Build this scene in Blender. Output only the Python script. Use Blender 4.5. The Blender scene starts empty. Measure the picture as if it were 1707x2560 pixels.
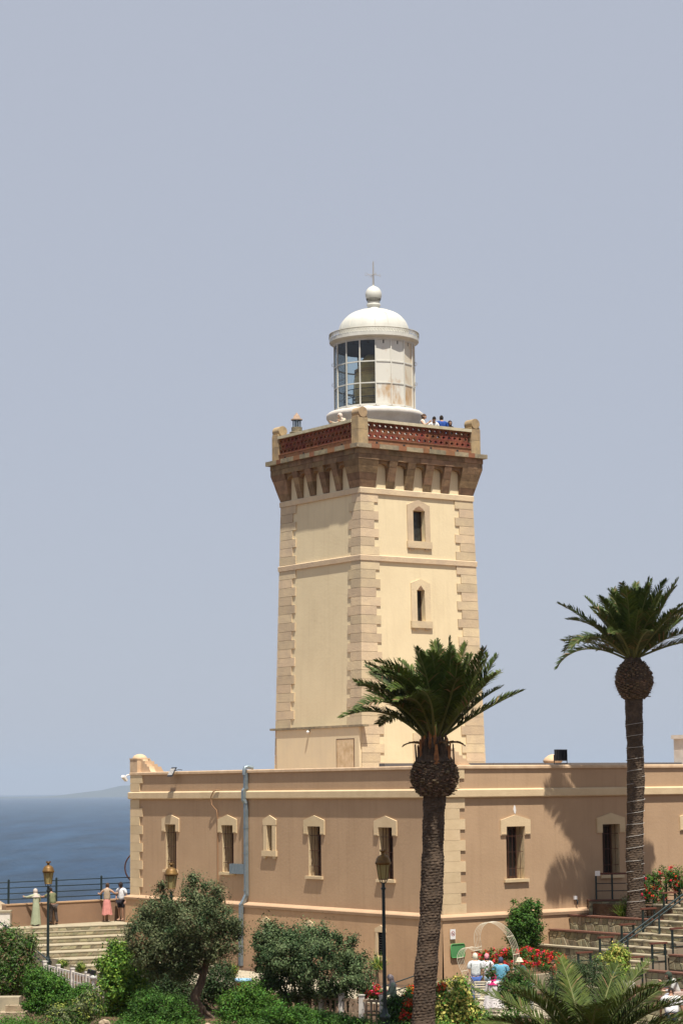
import bpy, bmesh, math, random
import numpy as np
from mathutils import Vector, Matrix, Quaternion

# ------------------------------------------------------------------ camera, sky, sun, exposure
SC = bpy.context.scene
COL = SC.collection
EZ = 7.7                                   # eye height above the garden
FPX = 5620.0
PITCH = math.atan(690 / FPX); ROLL = 0.0105
f0 = Vector((0, math.cos(PITCH), math.sin(PITCH)))
u0 = Vector((0, -math.sin(PITCH), math.cos(PITCH)))
r0 = Vector((1, 0, 0))
CR = math.cos(ROLL) * r0 - math.sin(ROLL) * u0
CU = math.sin(ROLL) * r0 + math.cos(ROLL) * u0
CAM = Vector((0, 0, EZ))
cd = bpy.data.cameras.new('camera'); co = bpy.data.objects.new('camera', cd); COL.objects.link(co)
cd.sensor_fit = 'HORIZONTAL'; cd.sensor_width = 36; cd.lens = 36 * FPX / 1707
cd.clip_start = 1; cd.clip_end = 200000
M4 = Matrix((CR, CU, -f0)).transposed().to_4x4(); M4.translation = CAM
co.matrix_world = M4
SC.camera = co

SUN_EL = math.radians(68)
sx, sy = 0.204, -0.979
SUN = Vector((sx * math.cos(SUN_EL), sy * math.cos(SUN_EL), math.sin(SUN_EL)))
W = bpy.data.worlds.new('World'); SC.world = W; W.use_nodes = True
nt = W.node_tree; nt.nodes.clear()
sky = nt.nodes.new('ShaderNodeTexSky'); sky.sky_type = 'NISHITA'; sky.sun_disc = False
sky.sun_elevation = SUN_EL; sky.sun_rotation = math.atan2(sx, sy)
sky.air_density = 1.0; sky.dust_density = 1.0; sky.ozone_density = 1.5; sky.altitude = 80
# a veil of even summer haze over the clear sky
veil = nt.nodes.new('ShaderNodeMixRGB'); veil.inputs[0].default_value = 0.93
veil.inputs[2].default_value = (3.10, 3.31, 3.88, 1)
bg = nt.nodes.new('ShaderNodeBackground'); bg.inputs[1].default_value = 0.10
wo = nt.nodes.new('ShaderNodeOutputWorld')
nt.links.new(sky.outputs[0], veil.inputs[1]); nt.links.new(veil.outputs[0], bg.inputs[0]); nt.links.new(bg.outputs[0], wo.inputs[0])
sl = bpy.data.lights.new('sun', 'SUN'); so = bpy.data.objects.new('sun', sl); COL.objects.link(so)
sl.energy = 5.0; sl.angle = math.radians(0.6); sl.color = (1.0, 0.94, 0.84)
so.rotation_euler = SUN.to_track_quat('Z', 'Y').to_euler(); so.location = (0, 0, 60)
SC.view_settings.view_transform = 'Standard'; SC.view_settings.look = 'None'
SC.view_settings.exposure = 0.60; SC.view_settings.gamma = 1.0; SC.view_settings.use_curve_mapping = False
SC.cycles.max_bounces = 6; SC.cycles.transparent_max_bounces = 16; SC.cycles.volume_bounces = 0

# ------------------------------------------------------------------ places
def ray(x, y): return f0 + CR * ((x - 853.5) / FPX) + CU * ((1280 - y) / FPX)
def atY(x, y, Y):
    d = ray(x, y); return CAM + d * (Y / d.y)
def atZ(x, y, z):
    d = ray(x, y); return CAM + d * ((z - EZ) / d.z)
TH = math.radians(35.3)
eR = Vector((math.cos(TH), math.sin(TH), 0)); eL = Vector((-math.sin(TH), math.cos(TH), 0))
C0 = atY(1108, 2290, 88); C0.z = 0
def L(x, y, z=0): return C0 + eR * x + eL * y + Vector((0, 0, z))      # building frame -> world
rnd = random.Random(7)
PI = math.pi

# ------------------------------------------------------------------ helpers
class MB:
    """collects faces, builds ONE mesh object"""
    def __init__(s): s.v = []; s.f = []; s.m = []; s.sm = []
    def face(s, pts, m=0, smooth=False):
        i = len(s.v); s.v += [tuple(p) for p in pts]; s.f.append(tuple(range(i, i + len(pts)))); s.m.append(m); s.sm.append(smooth)
    def poly(s, vs, fs, m=0, smooth=False):
        i = len(s.v); s.v += [tuple(p) for p in vs]
        for f in fs: s.f.append(tuple(i + k for k in f)); s.m.append(m); s.sm.append(smooth)
    def box(s, a, b, m=0):
        x0, y0, z0 = a; x1, y1, z1 = b
        s.poly([(x0,y0,z0),(x1,y0,z0),(x1,y1,z0),(x0,y1,z0),(x0,y0,z1),(x1,y0,z1),(x1,y1,z1),(x0,y1,z1)],
               [(0,3,2,1),(4,5,6,7),(0,1,5,4),(1,2,6,5),(2,3,7,6),(3,0,4,7)], m)
    def obox(s, c, ax, ay, az, m=0):
        c = Vector(c); ax, ay, az = Vector(ax), Vector(ay), Vector(az)
        P = [c + ax*i + ay*j + az*k for k in (-1, 1) for i, j in ((-1,-1),(1,-1),(1,1),(-1,1))]
        s.poly(P, [(0,3,2,1),(4,5,6,7),(0,1,5,4),(1,2,6,5),(2,3,7,6),(3,0,4,7)], m)
    def prism(s, poly, z0, z1, m=0, f=None, poly2=None):
        n = len(poly); p2 = poly2 or poly
        g = f or (lambda x, y, z: (x, y, z))
        P = [g(x, y, z0) for x, y in poly] + [g(x, y, z1) for x, y in p2]
        s.poly(P, [tuple(range(n))[::-1], tuple(range(n, 2*n))] + [(i, (i+1) % n, n+(i+1) % n, n+i) for i in range(n)], m)
    def tube(s, pts, r, n=8, m=0, smooth=True, cap=True):
        pts = [Vector(p) for p in pts]
        rs = r if isinstance(r, (list, tuple)) else [r] * len(pts)
        rings = []; up = None
        for i, p in enumerate(pts):
            t = (pts[min(i+1, len(pts)-1)] - pts[max(i-1, 0)]).normalized()
            if up is None:
                up = Vector((0, 0, 1)) if abs(t.z) < .9 else Vector((1, 0, 0))
            a = t.cross(up)
            if a.length < 1e-5: a = t.cross(Vector((0, 1, 0)))
            a.normalize(); b = a.cross(t).normalized(); up = b
            rings.append([p + (a*math.cos(2*PI*k/n) + b*math.sin(2*PI*k/n)) * rs[i] for k in range(n)])
        V = [q for R_ in rings for q in R_]; F = []
        for i in range(len(pts)-1):
            for k in range(n): F.append((i*n+k, i*n+(k+1) % n, (i+1)*n+(k+1) % n, (i+1)*n+k))
        s.poly(V, F, m, smooth)
        if cap:
            s.face(rings[0][::-1], m); s.face(rings[-1], m)
    def lathe(s, prof, c=(0, 0, 0), n=24, m=0, smooth=True, a0=0, a1=2*PI):
        full = abs(a1 - a0 - 2*PI) < 1e-6; k_ = n if full else n + 1
        V = [(c[0] + r*math.cos(a0+(a1-a0)*k/n), c[1] + r*math.sin(a0+(a1-a0)*k/n), c[2] + z) for r, z in prof for k in range(k_)]
        F = []
        for i in range(len(prof)-1):
            for k in range(n):
                k2 = (k+1) % k_ if full else k+1
                F.append((i*k_+k, i*k_+k2, (i+1)*k_+k2, (i+1)*k_+k))
        s.poly(V, F, m, smooth)
    def ball(s, c, r, m=0, nu=14, nv=8, rot=None):
        rx, ry, rz = r if isinstance(r, (tuple, list)) else (r, r, r)
        V = []; c = Vector(c)
        for j in range(nv+1):
            ph = PI*j/nv
            for i in range(nu):
                th = 2*PI*i/nu
                q = Vector((rx*math.sin(ph)*math.cos(th), ry*math.sin(ph)*math.sin(th), rz*math.cos(ph)))
                if rot: q = rot @ q
                V.append(c + q)
        F = [(j*nu+i, (j+1)*nu+i, (j+1)*nu+(i+1) % nu, j*nu+(i+1) % nu) for j in range(nv) for i in range(nu)]
        s.poly(V, F, m, True)
    def build(s, name, mats, parent=None, loc=None, rz=0):
        me = bpy.data.meshes.new(name); me.from_pydata(s.v, [], s.f)
        mats = mats if isinstance(mats, (list, tuple)) else [mats]
        for x in mats: me.materials.append(x)
        me.polygons.foreach_set('material_index', s.m); me.polygons.foreach_set('use_smooth', s.sm)
        me.update()
        return link(name, me, parent, loc, rz)
def link(name, me, parent=None, loc=None, rz=0):
    o = bpy.data.objects.new(name, me); COL.objects.link(o)
    if parent is not None: o.parent = parent
    if loc is not None: o.location = loc
    if rz: o.rotation_euler = (0, 0, rz)
    return o
def tag(o, label=None, cat=None, group=None, kind=None):
    if label: o['label'] = label
    if cat: o['category'] = cat
    if group: o['group'] = group
    if kind: o['kind'] = kind
    return o
def empty(name, loc=(0, 0, 0), rz=0, label=None, cat=None, group=None, kind=None, parent=None):
    o = bpy.data.objects.new(name, None); COL.objects.link(o); o.location = loc; o.rotation_euler = (0, 0, rz); o.empty_display_size = .2
    if parent is not None: o.parent = parent
    return tag(o, label, cat, group, kind)
def bx(name, a, b, mat, parent=None):
    m = MB(); m.box(a, b); return m.build(name, mat, parent)
def copy_tree(o, parent=None):
    c = o.copy(); COL.objects.link(c)
    if parent is not None: c.parent = parent
    for ch in [k for k in ALLCH(o)]: copy_tree(ch, c)
    return c
def ALLCH(o): return list(o.children)

def quads(name, V, mats, parent=None, mi=None):
    """V: (n,4,3) array of quads -> one mesh, fast"""
    n = len(V); me = bpy.data.meshes.new(name)
    me.vertices.add(n*4); me.vertices.foreach_set('co', np.asarray(V, dtype=np.float32).ravel())
    me.loops.add(n*4); me.loops.foreach_set('vertex_index', np.arange(n*4, dtype=np.int32))
    me.polygons.add(n); me.polygons.foreach_set('loop_start', np.arange(0, n*4, 4, dtype=np.int32))
    try: me.polygons.foreach_set('loop_total', np.full(n, 4, dtype=np.int32))
    except Exception: pass
    for x in (mats if isinstance(mats, (list, tuple)) else [mats]): me.materials.append(x)
    if mi is not None: me.polygons.foreach_set('material_index', np.asarray(mi, dtype=np.int32))
    me.update(calc_edges=True); me.validate()
    return link(name, me, parent)

# ------------------------------------------------------------------ materials
def mat(name, col, rough=.8, col2=None, scale=3., bump=0., bscale=None, metal=0., rand=0., island=0., detail=6, spec=.3, thr=(.35, .65), stretch=None, streak=0., trans=0.):
    m = bpy.data.materials.new(name); m.use_nodes = True; t = m.node_tree; N = t.nodes; K = t.links
    b = N['Principled BSDF']; b.inputs['Roughness'].default_value = rough; b.inputs['Metallic'].default_value = metal
    b.inputs['Specular IOR Level'].default_value = spec
    b.inputs['Base Color'].default_value = (*col, 1)
    geo = N.new('ShaderNodeNewGeometry')
    tc = N.new('ShaderNodeTexCoord'); src = tc.outputs['Object']
    if stretch:
        mp = N.new('ShaderNodeMapping'); mp.inputs['Scale'].default_value = stretch; K.new(src, mp.inputs[0]); src = mp.outputs[0]
    out = None
    if col2:
        nz = N.new('ShaderNodeTexNoise'); nz.inputs['Scale'].default_value = scale; nz.inputs['Detail'].default_value = detail; nz.inputs['Roughness'].default_value = .62
        K.new(src, nz.inputs['Vector'])
        mr = N.new('ShaderNodeMapRange'); mr.inputs[1].default_value = thr[0]; mr.inputs[2].default_value = thr[1]; K.new(nz.outputs[0], mr.inputs[0])
        mx = N.new('ShaderNodeMixRGB'); mx.inputs[1].default_value = (*col, 1); mx.inputs[2].default_value = (*col2, 1)
        K.new(mr.outputs[0], mx.inputs[0]); out = mx.outputs[0]
    if streak:
        mp = N.new('ShaderNodeMapping'); mp.inputs['Scale'].default_value = (3.2, 3.2, .18); K.new(tc.outputs['Object'], mp.inputs[0])
        nz = N.new('ShaderNodeTexNoise'); nz.inputs['Scale'].default_value = 1.4; nz.inputs['Detail'].default_value = 7; K.new(mp.outputs[0], nz.inputs['Vector'])
        mr = N.new('ShaderNodeMapRange'); mr.inputs[1].default_value = .52; mr.inputs[2].default_value = .75; mr.inputs[4].default_value = streak; K.new(nz.outputs[0], mr.inputs[0])
        mx = N.new('ShaderNodeMixRGB'); mx.blend_type = 'MULTIPLY'; mx.inputs[2].default_value = (.55, .5, .45, 1)
        if out: K.new(out, mx.inputs[1])
        else: mx.inputs[1].default_value = (*col, 1)
        K.new(mr.outputs[0], mx.inputs[0]); out = mx.outputs[0]
    if rand or island:
        if island: r_ = geo.outputs['Random Per Island']; amt = island
        else:
            oi = N.new('ShaderNodeObjectInfo'); r_ = oi.outputs['Random']; amt = rand
        mr = N.new('ShaderNodeMapRange'); mr.inputs[3].default_value = 1-amt; mr.inputs[4].default_value = 1+amt; K.new(r_, mr.inputs[0])
        hs = N.new('ShaderNodeHueSaturation'); K.new(mr.outputs[0], hs.inputs['Value'])
        mr2 = N.new('ShaderNodeMapRange'); mr2.inputs[3].default_value = .5 - amt*.05; mr2.inputs[4].default_value = .5 + amt*.05
        ml = N.new('ShaderNodeMath'); ml.operation = 'FRACT'; ml2 = N.new('ShaderNodeMath'); ml2.operation = 'MULTIPLY'; ml2.inputs[1].default_value = 7.31
        K.new(r_, ml2.inputs[0]); K.new(ml2.outputs[0], ml.inputs[0]); K.new(ml.outputs[0], mr2.inputs[0]); K.new(mr2.outputs[0], hs.inputs['Hue'])
        if out: K.new(out, hs.inputs['Color'])
        else: hs.inputs['Color'].default_value = (*col, 1)
        out = hs.outputs[0]
    if out: K.new(out, b.inputs['Base Color'])
    if bump:
        nb = N.new('ShaderNodeTexNoise'); nb.inputs['Scale'].default_value = bscale or scale*6; nb.inputs['Detail'].default_value = 8
        K.new(src, nb.inputs['Vector'])
        bp = N.new('ShaderNodeBump'); bp.inputs['Strength'].default_value = .8; bp.inputs['Distance'].default_value = bump
        K.new(nb.outputs[0], bp.inputs['Height']); K.new(bp.outputs[0], b.inputs['Normal'])
    if trans:
        tr = N.new('ShaderNodeBsdfTranslucent'); ms = N.new('ShaderNodeMixShader'); ms.inputs[0].default_value = trans
        if out: K.new(out, tr.inputs[0])
        else: tr.inputs[0].default_value = (*col, 1)
        K.new(b.outputs[0], ms.inputs[1]); K.new(tr.outputs[0], ms.inputs[2]); K.new(ms.outputs[0], N['Material Output'].inputs[0])
    return m
def glassmat(name, tint, gloss=.12):
    m = bpy.data.materials.new(name); m.use_nodes = True; t = m.node_tree; N = t.nodes; K = t.links; N.clear()
    tr = N.new('ShaderNodeBsdfTransparent'); tr.inputs[0].default_value = (*tint, 1)
    gl = N.new('ShaderNodeBsdfGlossy'); gl.inputs['Roughness'].default_value = .03
    lw = N.new('ShaderNodeLayerWeight'); lw.inputs[0].default_value = .25
    mr = N.new('ShaderNodeMapRange'); mr.inputs[3].default_value = gloss*.5; mr.inputs[4].default_value = .8; K.new(lw.outputs['Fresnel'], mr.inputs[0])
    ms = N.new('ShaderNodeMixShader'); K.new(mr.outputs[0], ms.inputs[0]); K.new(tr.outputs[0], ms.inputs[1]); K.new(gl.outputs[0], ms.inputs[2])
    o = N.new('ShaderNodeOutputMaterial'); K.new(ms.outputs[0], o.inputs[0]); return m

WALL = mat('tan_render', (.445, .302, .186), .9, (.39, .26, .158), .55, .008, 9, streak=.20, thr=(.32, .68))
PLNT = mat('plinth_render', (.465, .30, .175), .9, (.40, .255, .148), .6, .008, 9, streak=.25)
MOLD = mat('moulding_render', (.46, .31, .195), .9, (.40, .265, .165), 1.2, .004, 20)
CREAM = mat('cream_stone_paint', (.60, .465, .29), .85, (.54, .41, .25), 1.5, .008, 14, rand=.07)
COPE = mat('coping_render', (.60, .44, .29), .85, (.50, .35, .22), 2.5, .006, 12)
TWALL = mat('tower_render', (.74, .62, .40), .9, (.66, .545, .35), .6, .008, 8, thr=(.3, .75), streak=.16)
TQ = mat('tower_quoin_stone', (.60, .475, .305), .9, (.50, .395, .27), 1.6, .014, 14, rand=.13)
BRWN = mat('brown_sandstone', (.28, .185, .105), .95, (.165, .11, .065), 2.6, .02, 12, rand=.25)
GREYST = mat('lichen_sandstone', (.33, .27, .17), .95, (.20, .17, .12), 3.5, .02, 14, rand=.15)
PILL = mat('pillar_sandstone', (.43, .31, .17), .95, (.28, .21, .13), 3, .012, 14, rand=.1)
BRICKM = mat('orange_brick', (.27, .12, .06), .95, (.20, .10, .055), 4, .01, 20, rand=.2)
TERRA = mat('terracotta', (.21, .065, .032), .9, (.13, .045, .028), 5, .01, 20, rand=.3)
WHITE = mat('white_paint', (.62, .61, .55), .5, (.54, .53, .47), 1.5, .002, 20)
RUSTW = mat('rusting_white_paint', (.64, .62, .55), .5, (.42, .24, .09), 1.3, .003, 20, thr=(.56, .74), stretch=(1, 1, .45))
RUSTW2 = mat('heavily_rusted_white_paint', (.62, .56, .44), .6, (.42, .23, .08), 1.1, .003, 20, thr=(.44, .66), stretch=(1, 1, .5))
OFFW = mat('weathered_white_plaster', (.66, .62, .56), .8, (.55, .50, .44), 2, .005, 12)
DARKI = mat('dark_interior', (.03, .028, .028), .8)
LENS = mat('amber_lens', (.75, .48, .11), .3, (.5, .31, .08), 3, spec=.6)
GLASS = glassmat('lantern_glass', (.80, .88, .89), .10)
WGLASS = mat('dark_window_glass', (.02, .018, .02), .12, spec=.6)
LAMPG = mat('frosted_lamp_glass', (.50, .43, .20), .3, trans=.5)
WOODB = mat('brown_window_wood', (.085, .04, .022), .5, (.06, .03, .02), 4)
IRON = mat('dark_green_iron', (.014, .026, .026), .4, metal=.2, spec=.5)
BLACK = mat('black_metal', (.012, .012, .014), .4, spec=.5)
ZINC = mat('galvanised_sheet', (.26, .31, .34), .38, (.20, .25, .28), 6, metal=.5)
BRASS = mat('gold_paint', (.22, .125, .035), .5, (.12, .065, .025), 5, metal=.4)
RUSTI = mat('rusty_iron', (.09, .035, .02), .8, (.05, .02, .015), 8)
STEPT = mat('pale_step_stone', (.38, .325, .225), .9, (.29, .25, .175), 3, .008, 20)
CLAD = mat('slate_cladding', (.34, .28, .17), .85, (.22, .21, .14), 6, .01, 20, rand=.34)
MORT = mat('cladding_mortar', (.26, .21, .15), .95)
REDC = mat('red_brown_coping', (.16, .075, .05), .7, (.12, .055, .038), 5)
WOODR = mat('reddish_rail_wood', (.12, .045, .03), .5)
GREENB = mat('green_board', (.08, .25, .09), .6, (.07, .22, .08), 3)
SIGNW = mat('sign_white', (.72, .70, .68), .5)
SIGNR = mat('sign_red', (.35, .05, .05), .5)
LWHITE = mat('cream_white_metal', (.60, .54, .42), .45)
FENCEW = mat('white_fence_paint', (.66, .62, .56), .7, (.5, .45, .4), 5)
FENCEB = mat('weathered_fence_wood', (.34, .25, .17), .9, (.22, .15, .10), 6)
ROOFG = mat('grey_roof_cap', (.13, .12, .115), .8)
SOIL = mat('garden_soil', (.12, .068, .038), .95, (.06, .04, .024), 1.2, .03, 6)
PAVE = mat('pale_paving', (.40, .35, .26), .9, (.33, .28, .2), 2, .004, 20)
BARK = mat('palm_bark', (.098, .068, .046), .95, (.045, .032, .022), 5, .02, 30)
STUB = mat('palm_stub', (.17, .115, .07), .95, (.07, .048, .03), 8, island=.45)
BOOT = mat('orange_leaf_base', (.34, .16, .045), .7, (.14, .065, .025), 5, island=.35)
FROND = mat('palm_leaflet', (.055, .078, .016), .55, (.034, .054, .012), 1.5, island=.35, spec=.15, trans=.12)
FROND2 = mat('fresh_palm_leaflet', (.085, .112, .022), .55, (.050, .076, .016), 1.5, island=.35, spec=.15, trans=.15)
RACH = mat('palm_rachis', (.11, .12, .035), .6)
DRYF = mat('dry_frond', (.16, .10, .045), .8, island=.3)
OLBARK = mat('olive_bark', (.16, .115, .08), .95, (.075, .055, .04), 4, .04, 9, stretch=(3, 3, .7))
def leafm(n, c, v=.4, tr=.15, spec=.18, rough=.6): return mat(n, c, rough, island=v, trans=tr, spec=spec)
OLEAF = leafm('olive_leaf', (.048, .064, .024)); OLEAF2 = leafm('pale_olive_leaf', (.115, .135, .06))
DLEAF = leafm('dark_glossy_leaf', (.035, .065, .022)); DLEAF2 = leafm('silvery_leaf', (.095, .135, .055))
GLEAF = leafm('bright_green_leaf', (.07, .15, .018)); GLEAF2 = leafm('lime_leaf', (.15, .25, .03))
HLEAF = leafm('hedge_leaf', (.04, .10, .014)); HLEAF2 = leafm('hedge_tip_leaf', (.065, .16, .02))
YLEAF = leafm('yellow_green_leaf', (.26, .30, .06)); YLEAF2 = leafm('yellow_leaf', (.45, .40, .10))
FLEAF = leafm('ficus_leaf', (.04, .09, .014)); BLEAF = leafm('brown_leaf', (.16, .10, .05))
RFL = leafm('red_petal', (.55, .022, .015), .3, .2); PFL = leafm('pink_petal', (.6, .04, .12), .3, .2); OFL = leafm('orange_petal', (.6, .10, .02), .3, .2)

# ------------------------------------------------------------------ sea, headland, ground
SEAZ = -75.0
sea = MB()
ex = [-9000, -3000, -800, -200, 200, 800, 3000, 9000, 30000]; ey = [150, 600, 2000, 6000, 15000, 30000, 47000]
for i in range(len(ey)-1):
    for a, b in zip([-30000]+ex[:-1], ex): sea.face([(a, ey[i], SEAZ), (b, ey[i], SEAZ), (b, ey[i+1], SEAZ), (a, ey[i+1], SEAZ)])
SEAM = bpy.data.materials.new('sea_water'); SEAM.use_nodes = True
t = SEAM.node_tree; N = t.nodes; K = t.links; b = N['Principled BSDF']
tc = N.new('ShaderNodeTexCoord')
def seanoise(sc, stretch, det):
    mp = N.new('ShaderNodeMapping'); mp.inputs['Scale'].default_value = stretch; K.new(tc.outputs['Object'], mp.inputs[0])
    n_ = N.new('ShaderNodeTexNoise'); n_.inputs['Scale'].default_value = sc; n_.inputs['Detail'].default_value = det; n_.inputs['Roughness'].default_value = .7; K.new(mp.outputs[0], n_.inputs['Vector']); return n_
n1 = seanoise(.001, (1.2, .3, 1), 6); n2 = seanoise(.03, (1, .3, 1), 3)
mx = N.new('ShaderNodeMixRGB'); mx.inputs[1].default_value = (.009, .032, .072, 1); mx.inputs[2].default_value = (.019, .048, .085, 1)
mr = N.new('ShaderNodeMapRange'); mr.inputs[1].default_value = .3; mr.inputs[2].default_value = .7; K.new(n1.outputs[0], mr.inputs[0]); K.new(mr.outputs[0], mx.inputs[0])
wc = N.new('ShaderNodeMapRange'); wc.inputs[1].default_value = .77; wc.inputs[2].default_value = .80; K.new(n2.outputs[0], wc.inputs[0])
mx2 = N.new('ShaderNodeMixRGB'); mx2.inputs[2].default_value = (.6, .62, .62, 1)
n4 = seanoise(.012, (1, .16, 1), 8); mr4 = N.new('ShaderNodeMapRange'); mr4.inputs[1].default_value = .35; mr4.inputs[2].default_value = .65; mr4.inputs[3].default_value = .6; mr4.inputs[4].default_value = 1.4; K.new(n4.outputs[0], mr4.inputs[0])
mm = N.new('ShaderNodeMixRGB'); mm.blend_type = 'MULTIPLY'; mm.inputs[0].default_value = 1; K.new(mx.outputs[0], mm.inputs[1]); K.new(mr4.outputs[0], mm.inputs[2]); K.new(mm.outputs[0], mx2.inputs[1]); K.new(wc.outputs[0], mx2.inputs[0])
K.new(mx2.outputs[0], b.inputs['Base Color']); b.inputs['Roughness'].default_value = .45; b.inputs['IOR'].default_value = 1.33; b.inputs['Specular IOR Level'].default_value = .20
bp = N.new('ShaderNodeBump'); bp.inputs['Strength'].default_value = 1; bp.inputs['Distance'].default_value = 9; n3 = seanoise(.02, (1, .5, 1), 9); K.new(n3.outputs[0], bp.inputs['Height']); K.new(bp.outputs[0], b.inputs['Normal'])
tag(sea.build('sea', SEAM), 'deep blue open sea with small ripples out to the horizon', kind='structure')

hl = MB(); nx = 90; ny = 6; D0 = 26000.
def hh(u):
    a = max(0, min(1, (u + .15) / .085)); h = 8 + 235 * (a*a*(3-2*a)); 
    return h * (1 + .05*math.sin(u*60)) * (1 - max(0, min(1, (u+.03)/.05)))
grid = []
for i in range(nx+1):
    u = -.20 + .5*i/nx
    for j in range(ny+1):
        v = j/ny; y = D0 + 5000*v; z = SEAZ + hh(u)*math.sin(PI*min(1, v*1.0))**.8 * (1 + .12*math.sin(i*1.7+j*2)) if 0 < j < ny else SEAZ-5
        grid.append((u*D0, y, z))
hl.poly(grid, [(i*(ny+1)+j, (i+1)*(ny+1)+j, (i+1)*(ny+1)+j+1, i*(ny+1)+j+1) for i in range(nx) for j in range(ny)], 0, True)
HILL = mat('far_land', (.045, .06, .05), .95, (.07, .075, .06), .0008)
tag(hl.build('headland', HILL), 'faint hazy headland beyond the sea', kind='structure')

# ground: one sheet, garden level with the slope under the camera and the cliff to the sea
g = MB()
def gz(x, y):
    if y < 62: return max(0, min(6.0, (62 - y) * .12)) + .25*math.sin(x*.3)*min(1, max(0, (62-y)/20))
    if y > 150 or x < -60:
        d = max(y-150, (-60-x)); return max(SEAZ-3, -d*.55)
    return 0
gx = [-400, -200, -110, -80, -60, -40, -30, -20, -12, -6, 0, 6, 12, 20, 40, 80, 200, 400]; gy = [-60, -30, 0, 20, 40, 50, 56, 62, 68, 76, 90, 110, 130, 150, 180, 220, 260, 300]
nx_ = len(gx); g.poly([(x, y, gz(x, y)-.002) for y in gy for x in gx], [(j*nx_+i, j*nx_+i+1, (j+1)*nx_+i+1, (j+1)*nx_+i) for j in range(len(gy)-1) for i in range(nx_-1)])
tag(g.build('ground', SOIL), 'reddish garden soil round the lighthouse', kind='structure')
pv = MB(); A_ = [L(-1.2, -7), L(-1.2, 24), L(-9, 27), L(-6, 6), L(-5.5, -9), L(-3, -14), L(3, -14), L(2.5, -7)]
pv.face([(p.x, p.y, .004) for p in A_]); tag(pv.build('path', PAVE), 'pale paved path at the foot of the building', kind='structure')

# haze: closed box round everything but the sky
hz = MB(); hz.box((-31000, -200, SEAZ-6), (31000, 47500, 420))
HZ = bpy.data.materials.new('haze'); HZ.use_nodes = True; HZ.node_tree.nodes.clear()
pvn = HZ.node_tree.nodes.new('ShaderNodeVolumePrincipled'); pvn.inputs['Color'].default_value = (.55, .66, .82, 1); pvn.inputs['Density'].default_value = 4.0e-5
ho = HZ.node_tree.nodes.new('ShaderNodeOutputMaterial'); HZ.node_tree.links.new(pvn.outputs[0], ho.inputs['Volume'])
HAZE = tag(hz.build('haze', HZ), 'thin pale sea haze', kind='stuff')

# ------------------------------------------------------------------ building helpers
def holed(mb, f, u0_, u1_, z0, z1, holes, depth, mf=0, mr_=1):
    us = sorted(set([u0_, u1_] + [h[0] for h in holes] + [h[1] for h in holes])); zs = sorted(set([z0, z1] + [h[2] for h in holes] + [h[3] for h in holes]))
    for a, b_ in zip(us, us[1:]):
        for c, d in zip(zs, zs[1:]):
            mu, mz = (a+b_)/2, (c+d)/2
            if any(h[0] < mu < h[1] and h[2] < mz < h[3] for h in holes): continue
            mb.face([f(a, c, 0), f(b_, c, 0), f(b_, d, 0), f(a, d, 0)], mf)
    for (a, b_, c, d) in [h[:4] for h in holes]:
        for p, q in (((a, c), (b_, c)), ((b_, c), (b_, d)), ((b_, d), (a, d)), ((a, d), (a, c))):
            mb.face([f(p[0], p[1], 0), f(q[0], q[1], 0), f(q[0], q[1], depth), f(p[0], p[1], depth)], mr_)
        mb.face([f(a, c, depth), f(b_, c, depth), f(b_, d, depth), f(a, d, depth)], mr_)
def pbox(mb, f, u0_, u1_, z0, z1, d0, d1, m=0):
    """box in a face frame: d negative = proud of the wall"""
    P = [f(u, z, d) for d in (d0, d1) for u, z in ((u0_, z0), (u1_, z0), (u1_, z1), (u0_, z1))]
    mb.poly(P, [(0,3,2,1),(4,5,6,7),(0,1,5,4),(1,2,6,5),(2,3,7,6),(3,0,4,7)], m)
def pprism(mb, f, poly, d0, d1, m=0):
    n = len(poly); P = [f(u, z, d0) for u, z in poly] + [f(u, z, d1) for u, z in poly]
    mb.poly(P, [tuple(range(n))[::-1], tuple(range(n, 2*n))] + [(i, (i+1) % n, n+(i+1) % n, n+i) for i in range(n)], m)

# ------------------------------------------------------------------ the fort-like keepers' building
BLD = empty('keepers_building', C0, TH, 'long tan building with cream corner stones at the lighthouse foot', 'building')
fA = lambda u, z, d: (d, u, z)            # wall A: local x=0, u = local y
fB = lambda u, z, d: (u, d, z)            # wall B: local y=0, u = local x
LA, LB = 24.0, 30.0
WZ0, WZ1 = 4.04, 6.10
HA = [(c-.46, c+.46, WZ0, WZ1) for c in (3.66, 8.70, 15.48, 20.37)] + [(11.87, 12.29, 5.04, 6.12)]
HB = [(c-.46, c+.46, WZ0, WZ1) for c in (3.66, 8.72, 13.35, 18.4, 23.4)]
lowA = [(c-.16, c+.16, 1.05, 1.95) for c in (3.8, 8.85, 12.1)]
w = MB()
holed(w, fA, 0, LA, 2.6, 8.42, HA, .56, 0, 1); w.build('wall', [WALL, CREAM], BLD)
w = MB(); holed(w, fB, 0, LB, 2.6, 8.42, HB, .56, 0, 1); w.build('wall', [WALL, CREAM], BLD)
w = MB()
w.face([(0, LA, 0), (LB, LA, 0), (LB, LA, 8.42), (0, LA, 8.42)]); w.face([(LB, 0, 0), (LB, LA, 0), (LB, LA, 8.42), (LB, 0, 8.42)])
# inner side of the parapet
for a, b_ in (((.45, .45), (LB-.45, .45)), ((.45, .45), (.45, LA-.45)), ((.45, LA-.45), (LB-.45, LA-.45)), ((LB-.45, .45), (LB-.45, LA-.45))):
    w.face([(a[0], a[1], 7.5), (b_[0], b_[1], 7.5), (b_[0], b_[1], 8.42), (a[0], a[1], 8.42)])
w.build('wall', WALL, BLD)
bx('roof', (.2, .2, 7.4), (LB-.2, LA-.2, 7.6), mat('terracotta_roof_tiles', (.40, .28, .19), .9, (.34, .23, .15), 2), BLD)
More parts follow.
